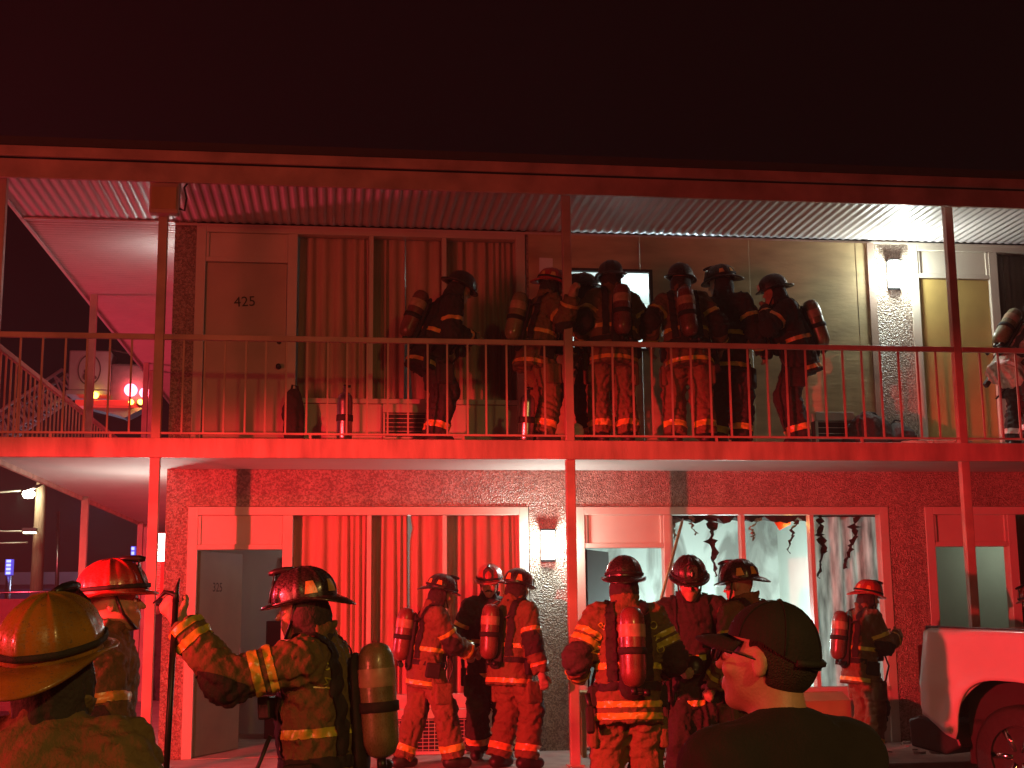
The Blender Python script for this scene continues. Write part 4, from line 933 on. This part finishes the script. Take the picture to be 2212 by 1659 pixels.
# ------------------------------------------------------------------ the burnt room: torn ceiling, hanging shreds, bulb, leaning pike pole, rubble
def shred(label, x, y, z1, z0, w, seed, m='soot', name='hanging_shred'):
    rs = random.Random(seed); n = 26; L_, R_ = [], []; c = x
    for i in range(n):
        t = i/(n-1); c += rs.uniform(-.022, .022); ww = w*.7*(1-.75*t)*rs.choice((.2, .4, .8, 1.3, .6))/2
        z = z1+(z0-z1)*t+rs.uniform(-.012, .012); L_.append((c-ww*rs.uniform(.6, 1.2), y+rs.uniform(-.02, .02), z)); R_.append((c+ww*rs.uniform(.6, 1.2), y+rs.uniform(-.02, .02), z+rs.uniform(-.015, .015)))
    v = L_+R_; o = MB().add(v, [(i, i+1, n+i+1, n+i) for i in range(n-1)]).build(name, m); s = o.modifiers.new('thick', 'SOLIDIFY'); s.thickness = .006
    tag(o, label, 'debris', 'burnt ceiling shreds in the room window')
shred('long black charred strip hanging left of the middle window mullion', 5.66, .32, 2.40, 1.72, .26, 1)
shred('short dark flap hanging left in the burnt room window', 5.22, .35, 2.40, 2.14, .22, 2, 'debris')
shred('narrow rust strip hanging beside the leaning pole', 5.42, .20, 2.40, 2.17, .09, 3, 'trim')
shred('brown flap hanging right of the middle window mullion', 6.12, .30, 2.40, 2.13, .14, 4, 'trim')
shred('black strip hanging at the right window mullion', 6.58, .30, 2.38, 1.98, .10, 5)
shred('wide charred strip over the scorched curtain', 6.80, .12, 2.38, 1.70, .20, 6)
shred('tattered dark strip at the right of the scorched curtain', 7.24, .12, 2.38, 1.80, .20, 7)
v = []; f = []; rs = random.Random(5); n = 40
for i in range(n+1):
    x = 4.95+i*2.55/n; z = 2.33+rs.uniform(-.035, .05)
    v += [(x, .24, 2.46), (x, .24+rs.uniform(0, .05), z), (x, 1.3, 2.44)]
o = MB().add(v, [q for i in range(n) for q in ((i*3, i*3+3, i*3+4, i*3+1), (i*3+1, i*3+4, i*3+5, i*3+2))]).build('torn_ceiling', 'soot', B)
e = empty('hanging_bulb', (6.50, .40, 2.30)); tag(e, 'lit orange bulb in a torn red shade in the burnt room window', 'lamp')
MB().lathe([(.001, -.03), (.022, -.02), (.03, 0), (.022, .025), (.01, .04), (.001, .042)], (.03, -.04, .04), (0, 0, 1), 12).build('bulb', 'lampi', e)
MB().add([(-.12, 0, .10), (.06, 0, .10), (.06, -.02, .0), (-.07, -.02, -.07), (-.12, -.01, .02)], [(0, 1, 2, 3, 4)]).build('shade', mat('red_shade', (.5, .04, .02), .5), e)
l = lamp('bulb_light', 'POINT', (.03, -.06, -.03), (1, .5, .1), 2.0, .03); l.parent = e
MB().tube([(.0, 0, .08), (.12, 0, .06), (.25, 0, .03), (.32, 0, .04)], .006, 6).build('cable', 'black', e)
e = empty('pike_pole', (0, 0, 0)); tag(e, 'slim red-lit wooden pole leaning up against the burnt room window head', 'pole')
a, b2 = at(1473, 1128, -.08), at(1437, 1262, -.62); dd = (Vector(b2)-Vector(a)); b3 = Vector(a)+dd*(Vector(a).z/(-dd.z))*.99
MB().tube([a, b3], .016, 8).build('shaft', 'wood', e); MB().tube([a, Vector(a)-dd.normalized()*.06], [.016, .004], 8).build('tip', 'steel', e)
rs = random.Random(9); m = MB()
for i in range(160):
    x, y = rs.uniform(4.1, 7.6), rs.uniform(-1.2, 1.6); r_ = rs.uniform(.01, .05)
    mt = Matrix.Translation((x, y, r_*.25))@Matrix.Rotation(rs.uniform(0, 6), 4, 'Z')@Matrix.Rotation(rs.uniform(-.3, .3), 4, 'X'); m.box(-r_, r_, -r_*.7, r_*.7, -r_*.22, r_*.3, mt)
tag(m.build('rubble', 'debris'), 'pale plaster rubble scattered before the burnt room', kind='stuff')
o = MB().tube([(4.45, -.9, .012), (4.55, -1.05, .012), (4.75, -1.1, .012), (4.9, -.95, .012), (5.2, -1.0, .012), (5.6, -.8, .012)], .010, 6).build('loose_cable', 'black'); tag(o, 'thin black cable lying on the walkway before the dark door', 'cable')
# kettle on a cabinet in the lower left room
e = empty('cabinet', (1.02, 2.1, .004)); tag(e, 'black cabinet inside the open ground floor room', 'cabinet')
MB().box(-.16, .16, -.2, .2, 0, 1.30).build('case', 'dark', e, .006); MB().box(-.15, .15, -.215, -.202, .03, 1.27).build('door', 'black', e, .004)
e = empty('kettle', (1.05, 2.0, 1.306)); tag(e, 'steel kettle on the black cabinet inside the open room', 'kettle')
MB().lathe([(.001, 0), (.075, 0), (.08, .02), (.07, .13), (.045, .17), (.012, .185), (.012, .2), (.001, .2)], (0, 0, 0), (0, 0, 1), 18).build('pot', 'steel', e)
MB().tube([(.06, 0, .15), (.13, 0, .16), (.15, 0, .11), (.14, 0, .03), (.08, 0, .02)], .011, 8).build('handle', 'black', e)
# cabinets in the middle room doorway
e = empty('wardrobe', (4.70, 3.3, .004)); tag(e, 'dark two-door wardrobe inside the doorway behind the lettered jacket', 'wardrobe')
MB().box(-.35, .35, -.25, .25, 0, 1.80).build('case', 'dark', e, .006)
for s_ in (-1, 1): MB().box(s_*.17-.155, s_*.17+.155, -.265, -.252, .05, 1.75).build('door', 'black', e, .004)

# ------------------------------------------------------------------ pickup truck parked at the right
tr = empty('pickup_truck'); tag(tr, 'white pickup truck at the lower right, tail end in view', 'truck')
rc = at(1978, 1356, -2.75); HD = R(-61)
fwd = Vector((math.cos(HD), math.sin(HD), 0)); lft = Vector((-math.sin(HD), math.cos(HD), 0))
tr.rotation_euler = (0, R(1.5), HD); cr = Vector(rc)-Vector((0, 0, 1.36)); cr = cr+lft*.97; tr.location = (cr.x, cr.y, lot(-3.5))
ZR = rc.z-lot(-3.5)
def bedside(sgn):
    v = []; f = []; xs_ = [i*2.05/82 for i in range(83)]; NZ = 14
    for x in xs_:
        zb = .50+.22*max(0, 1-x/.34)**1.3
        dx = x-.84
        if abs(dx) < .50: zb = max(zb, .40+.60*(1-(abs(dx)/.50)**3.2)**(1/2.2))
        for j in range(NZ+1):
            t = j/NZ; z = zb+(ZR-zb)*t; zz = z/ZR
            y = .97+.035*math.sin(max(0, min(1, (zz-.35)/.6))*math.pi)-.05*max(0, (.45-zz))-.05*max(0, (zz-.965)/.035)**2+.012*math.exp(-((z-.93)/.05)**2)
            fl_ = .022*math.exp(-((math.hypot(dx, (z-.42))-.60)/.06)**2); xx = x-(.03*math.sin(zz*math.pi*1.0) if x < .05 else 0)
            v.append((xx, sgn*(y+fl_-.08*max(0, 1-x/.10)**2), z))
    n1 = NZ+1
    f = [(i*n1+j, (i+1)*n1+j, (i+1)*n1+j+1, i*n1+j+1) for i in range(82) for j in range(NZ)]
    o = MB().add(v, f, True).build('bed_side', 'truckw', tr); s = o.modifiers.new('thick', 'SOLIDIFY'); s.thickness = .03; s.offset = 0
bedside(-1); bedside(1)
MB().box(.035, 2.05, -.80, .80, .62, .66).build('bed_floor', 'black', tr)
MB().box(.05, 2.03, -.80, .80, ZR-.06, ZR-.035).build('bed_cover', 'black', tr)
for s_ in (-1, 1):
    MB().box(.03, 2.04, s_*.87-.065, s_*.87+.045, ZR-.03, ZR+.018).build('bed_rail_cap', 'black', tr, .008)
    MB().box(-.035, .05, s_*.90-.06, s_*.90+.06, .84, ZR-.14).build('tail_light', mat('tail_light_lens', (.25, .01, .01), .15, coat=.5), tr, .012)
    MB().lathe([(.001, -.10), (.23, -.10), (.36, -.12), (.40, -.09), (.405, 0), (.40, .09), (.36, .12), (.23, .10), (.001, .10)], (.84, s_*.80, .405), (0, 1, 0), 40).build('tyre', 'tyre', tr)
    w = MB().lathe([(.001, .03), (.06, .035), (.07, .02), (.20, .03), (.235, .05), (.245, .09), (.235, .105)], (.84, s_*.82, .405), (0, s_, 0), 30).build('rim', 'chrome', tr)
    for k in range(6):
        a = k*math.pi/3; c_ = Vector((.84, s_*.88, .405)); dr = Vector((math.cos(a), 0, math.sin(a))); MB().tube([c_+dr*.05, c_+dr*.235], [.03, .038], 6).build('spoke', 'chrome', w)
    MB().lathe([(.001, -.10), (.23, -.10), (.36, -.12), (.40, -.09), (.405, 0), (.40, .09), (.36, .12), (.23, .10), (.001, .10)], (4.75, s_*.86, .405), (0, 1, 0), 32).build('tyre', 'tyre', tr)
MB().box(.33, 1.36, -.80, .80, .30, .98).build('wheel_housing', 'dark', tr)
MB().box(-.03, .03, -.82, .82, .60, ZR-.02).build('tailgate', 'truckw', tr, .02)
MB().prism([(-.14, .40), (-.16, .62), (-.05, .66), (.30, .60), (.36, .44), (.20, .36)], lambda a, b, d: Vector((a, -.96+d, b)), 1.92).build('rear_bumper', 'black', tr, .02)
MB().tube([(.84+.56*math.cos(a), -1.005, .42+.62*math.sin(a)) for a in [R(12)+R(156)*i/24 for i in range(25)]], .012, 6).build('arch_lip', 'truckw', tr)
MB().tube([(1.62+.09*x_, -1.004, 1.02+.09*z_) for x_, z_ in ((-1, -1), (1, -1), (1, 1), (-1, 1), (-1, -1))], .004, 4).build('fuel_door_gap', 'black', tr)
MB().box(2.052, 2.098, -.94, .94, .5, ZR-.03).build('cab_gap', 'dark', tr)
cabp = [(2.10, .45), (2.10, 1.36), (2.30, 1.86), (2.75, 1.92), (3.35, 1.90), (4.05, 1.36), (5.45, 1.22), (5.65, .95), (5.65, .45)]
MB().prism(cabp, lambda a, b, d: Vector((a, -.97+d, b)), 1.94).build('cab', 'truckw', tr, .05)
for s_ in (-1, 1): MB().prism([(2.38, 1.40), (2.50, 1.78), (3.30, 1.80), (3.88, 1.40)], lambda a, b, d: Vector((a, s_*(.972+d), b)), .006).build('side_window', 'dark', tr)

# ------------------------------------------------------------------ aerial platform of the ladder truck, far behind the corner
e = empty('aerial_platform', (0, 0, 0)); tag(e, 'white aerial ladder platform with red lamps high behind the corner stair rail', 'fire apparatus')
Y0 = 29.0
p0, p1 = at(150, 756, Y0), at(236, 842, Y0); q0, q1 = at(232, 790, Y0), at(332, 872, Y0)
pan = MB().box(p0.x, p1.x, Y0, Y0+1.2, p1.z, p0.z).build('basket_panel', 'white', e, .04)
MB().box(p1.x+.01, q1.x, Y0+.1, Y0+1.2, q1.z, q0.z+.1).build('basket_body', mat('grey_basket_paint', (.22, .18, .18), .5), e, .08)
MB().box(p0.x-.05, p1.x, Y0-.03, Y0+1.2, p1.z-.16, p1.z-.02).build('basket_sill', 'white', e, .02)
ec = (Vector(p0)+Vector(p1))/2; m = MB(); n = 24
rg = [(ec.x+.36*math.cos(i*2*math.pi/n)*k, Y0-.014, ec.z+.50*math.sin(i*2*math.pi/n)*k) for k in (1.0, .9) for i in range(n)]
em = m.add(rg, [(i, (i+1) % n, n+(i+1) % n, n+i) for i in range(n)]).build('emblem_ring', mat('faded_emblem_print', (.16, .12, .12), .6), pan)
for a, w_, h_ in (((.0, .18), .10, .10), ((-.02, -.05), .15, .10), ((.06, -.24), .18, .09), ((-.12, -.22), .07, .12)):
    MB().add([(ec.x+a[0]+w_*math.cos(i*.63), Y0-.014, ec.z+a[1]+h_*math.sin(i*.63)) for i in range(10)], [tuple(range(10))]).build('emblem_mark', mat('faded_emblem_print', (.16, .12, .12), .6), pan)
MB().tube([(q0.x, Y0+.05, q0.z+.55), (q1.x-.2, Y0+.05, q0.z+.30), (q1.x, Y0+.05, q0.z+.28)], .03, 8).build('guard_rail', 'steel', e)
MB().box(p0.x+.25, q0.x+.9, Y0-.05, Y0+1.0, q1.z-.10, q1.z+.10).build('underside_lamp_bar', mat('red_marker_strip', (.6, .03, .03), .4, emit=(1, .04, .03), estr=.6), e, .03)
MB().prism([(p0.x+.6, q1.z-.12), (q1.x-.3, q1.z-.12), (q1.x-.9, q1.z-.45), (p0.x+1.6, q1.z-.38)], lambda a, b, d: Vector((a, Y0+.1+d, b)), .8).build('cradle', 'white', e)
for nm, u, v_, r_, mm in (('red_lamp', 282, 842, .20, 'lampr'), ('red_lamp', 312, 848, .16, 'lampr'), ('amber_lamp', 205, 853, .10, 'lampy'), ('amber_lamp', 283, 868, .08, 'lampy'), ('amber_lamp', 303, 868, .08, 'lampy')):
    c_ = at(u, v_, Y0-.12); o = MB().lathe([(.001, .06), (r_*.6, .05), (r_, 0), (r_, -.10), (.001, -.10)], c_, (0, -1, 0), 18).build(nm, mm, e)
    if mm == 'lampr':
        l = lamp('platform_added_light', 'POINT', Vector(c_)-Vector((0, .5, -.2)), (1, .35, .35), 12, .2); l.parent = e  # paler light added before each red lens to brighten the basket
A_, B_ = Vector(at(-90, 1010, Y0+.4)), Vector(at(165, 838, Y0+.4)); dd = (B_-A_); nrm = Vector((-dd.z, 0, dd.x)).normalized(); NL = 26
for yy in (0, .9):
    for hh in (0, .75): MB().tube([A_+Vector((0, yy, 0))+nrm*hh, B_+Vector((0, yy, 0))+nrm*hh], .055, 6).build('ladder_rail', 'white', e)
    for i in range(NL):
        a = A_+dd*(i/NL)+Vector((0, yy, 0)); b = A_+dd*((i+1)/NL)+Vector((0, yy, 0))
        MB().tube([a+nrm*(0 if i % 2 else .75), b+nrm*(.75 if i % 2 else 0)], .035, 5).build('lattice_bar', 'white', e)
for i in range(NL): MB().tube([A_+dd*(i/NL), A_+dd*(i/NL)+Vector((0, .9, 0))], .03, 5).build('rung', 'white', e)

# ------------------------------------------------------------------ street beyond the corner
e = empty('utility_pole', tuple(at(72, 1400, 20).xy)+(ZL,)); tag(e, 'wooden utility pole with street lamp seen past the motel corner', 'utility pole')
pb = Vector(e.location); pt = Vector(at(88, 1090, 20))-pb
MB().tube([(0, 0, 0), pt*.5, pt, pt*1.25], [.17, .15, .135, .125], 12).build('pole', 'polewood', e)
h_ = Vector(at(62, 1068, 19.6))-pb; MB().tube([pt*1.12, h_+Vector((.2, 0, .2)), h_+Vector((0, 0, .1))], .035, 8).build('lamp_arm', 'steel', e)
MB().lathe([(.001, -.10), (.10, -.08), (.15, 0), (.13, .07), (.04, .10), (.001, .10)], h_, (0, 0, 1), 16).build('street_lamp', 'lamps', e)
l = lamp('street_lamp_light', 'POINT', h_-Vector((0, .35, .25)), (.95, 1, .7), 45, .1); l.parent = e
h2 = Vector(at(70, 1147, 19.7))-pb; MB().box(h2.x-.22, h2.x+.1, h2.y-.1, h2.y+.1, h2.z-.02, h2.z+.07).build('lamp_hood', 'black', e); MB().box(h2.x-.2, h2.x+.08, h2.y-.08, h2.y+.08, h2.z-.06, h2.z-.021).build('lamp_lens', emat('lit_warm_lens', (1, .95, .6), 6), e)
for k, (u, v0, v1) in enumerate(((45, 1057, 1060), (66, 1133, 1147), (60, 1160, 1172))):
    a, b = Vector(at(-160, v0-14, 19.9)), Vector(at(u, v1, 19.9)); md = (a+b)/2-Vector((0, 0, .12))
    o = MB().tube([a, (a+md)/2-Vector((0, 0, .03)), md, (b+md)/2-Vector((0, 0, .03)), b], .022, 5).build('overhead_wire', mat('wire_sheath', (.35, .33, .28), .4)); tag(o, ('overhead wire running to the lit street lamp, topmost of three', 'overhead wire running to the small pole lamp, middle of three', 'overhead wire below the small pole lamp, lowest of three')[k], 'wire', 'overhead wires')
o = MB().tube([tuple(at(122, 1320, 24)), tuple(at(126, 1105, 24))], [.06, .04], 8).build('flag_pole', 'steel'); tag(o, 'thin grey metal pole right of the utility pole', 'pole')
def lit_sign(label, u0, u1, v0, v1, Y, n):
    a, b = at(u0, v0, Y), at(u1, v1, Y); e = empty('lit_sign', (a.x, Y, ZL)); tag(e, label, 'sign', 'blue lit signs')
    MB().box(0, b.x-a.x, 0, .25, b.z-ZL, a.z-ZL).build('cabinet', mat('dark_blue_sign_face', (.06, .06, .3), .4, emit=(.10, .10, .8), estr=.9), e)
    MB().tube([((b.x-a.x)/2, .12, 0), ((b.x-a.x)/2, .12, b.z-ZL)], .10, 8).build('sign_post', 'steel', e)
    H = (a.z-b.z)/n
    for i in range(n): MB().box((b.x-a.x)*.18, (b.x-a.x)*.82, -.03, -.005, b.z-ZL+H*(i+.18), b.z-ZL+H*(i+.82)).build('lit_panel', 'lampb', e)
lit_sign('blue lit sign on a post at the far left edge', 12, 25, 1208, 1242, 32, 4)
lit_sign('violet-blue lit sign showing between the corner posts', 283, 291, 1180, 1210, 32, 3)
lit_sign('small blue lit sign right of the violet one by the corner', 299, 305, 1182, 1208, 34, 2)
bb = empty('low_building', (0, 0, 0)); tag(bb, 'long low blue building with pale roof edge across the street', 'building')
a, b = at(-40, 1243, 38), at(330, 1243, 38)
MB().box(a.x, b.x, 38, 46, ZL, a.z-.35).build('wall', 'blueb', bb); MB().box(a.x-.2, b.x+.2, 37.7, 46.3, a.z-.35, a.z+.1).build('roof', 'bluer', bb)
lamp('yard_light', 'POINT', (-6.5, 33, 5), (.6, .7, 1.0), 130, .3)
fe = empty('parapet_fence', (0, 0, 0)); tag(fe, 'low wall coloured as lit by red lamps, with a rail across the lot at the far left', 'fence')
a, b = at(-60, 1281, 9), at(150, 1268, 9.0)
MB().box(a.x, -1.75, 9, 9.15, ZL, a.z-.10).build('wall', mat('red_lit_wall_colour', (.20, .05, .05), .6), fe)  # red lamplight on this wall is put into its base colour
MB().tube([(a.x, 9.07, a.z), (-1.75, 9.07, a.z+.03)], .02, 8).build('rail', 'steel', fe)
for i in range(4): MB().tube([(a.x+.4+i*.65, 9.07, a.z-.10), (a.x+.4+i*.65, 9.07, a.z+.01)], .018, 6).build('rail_post', 'steel', fe)
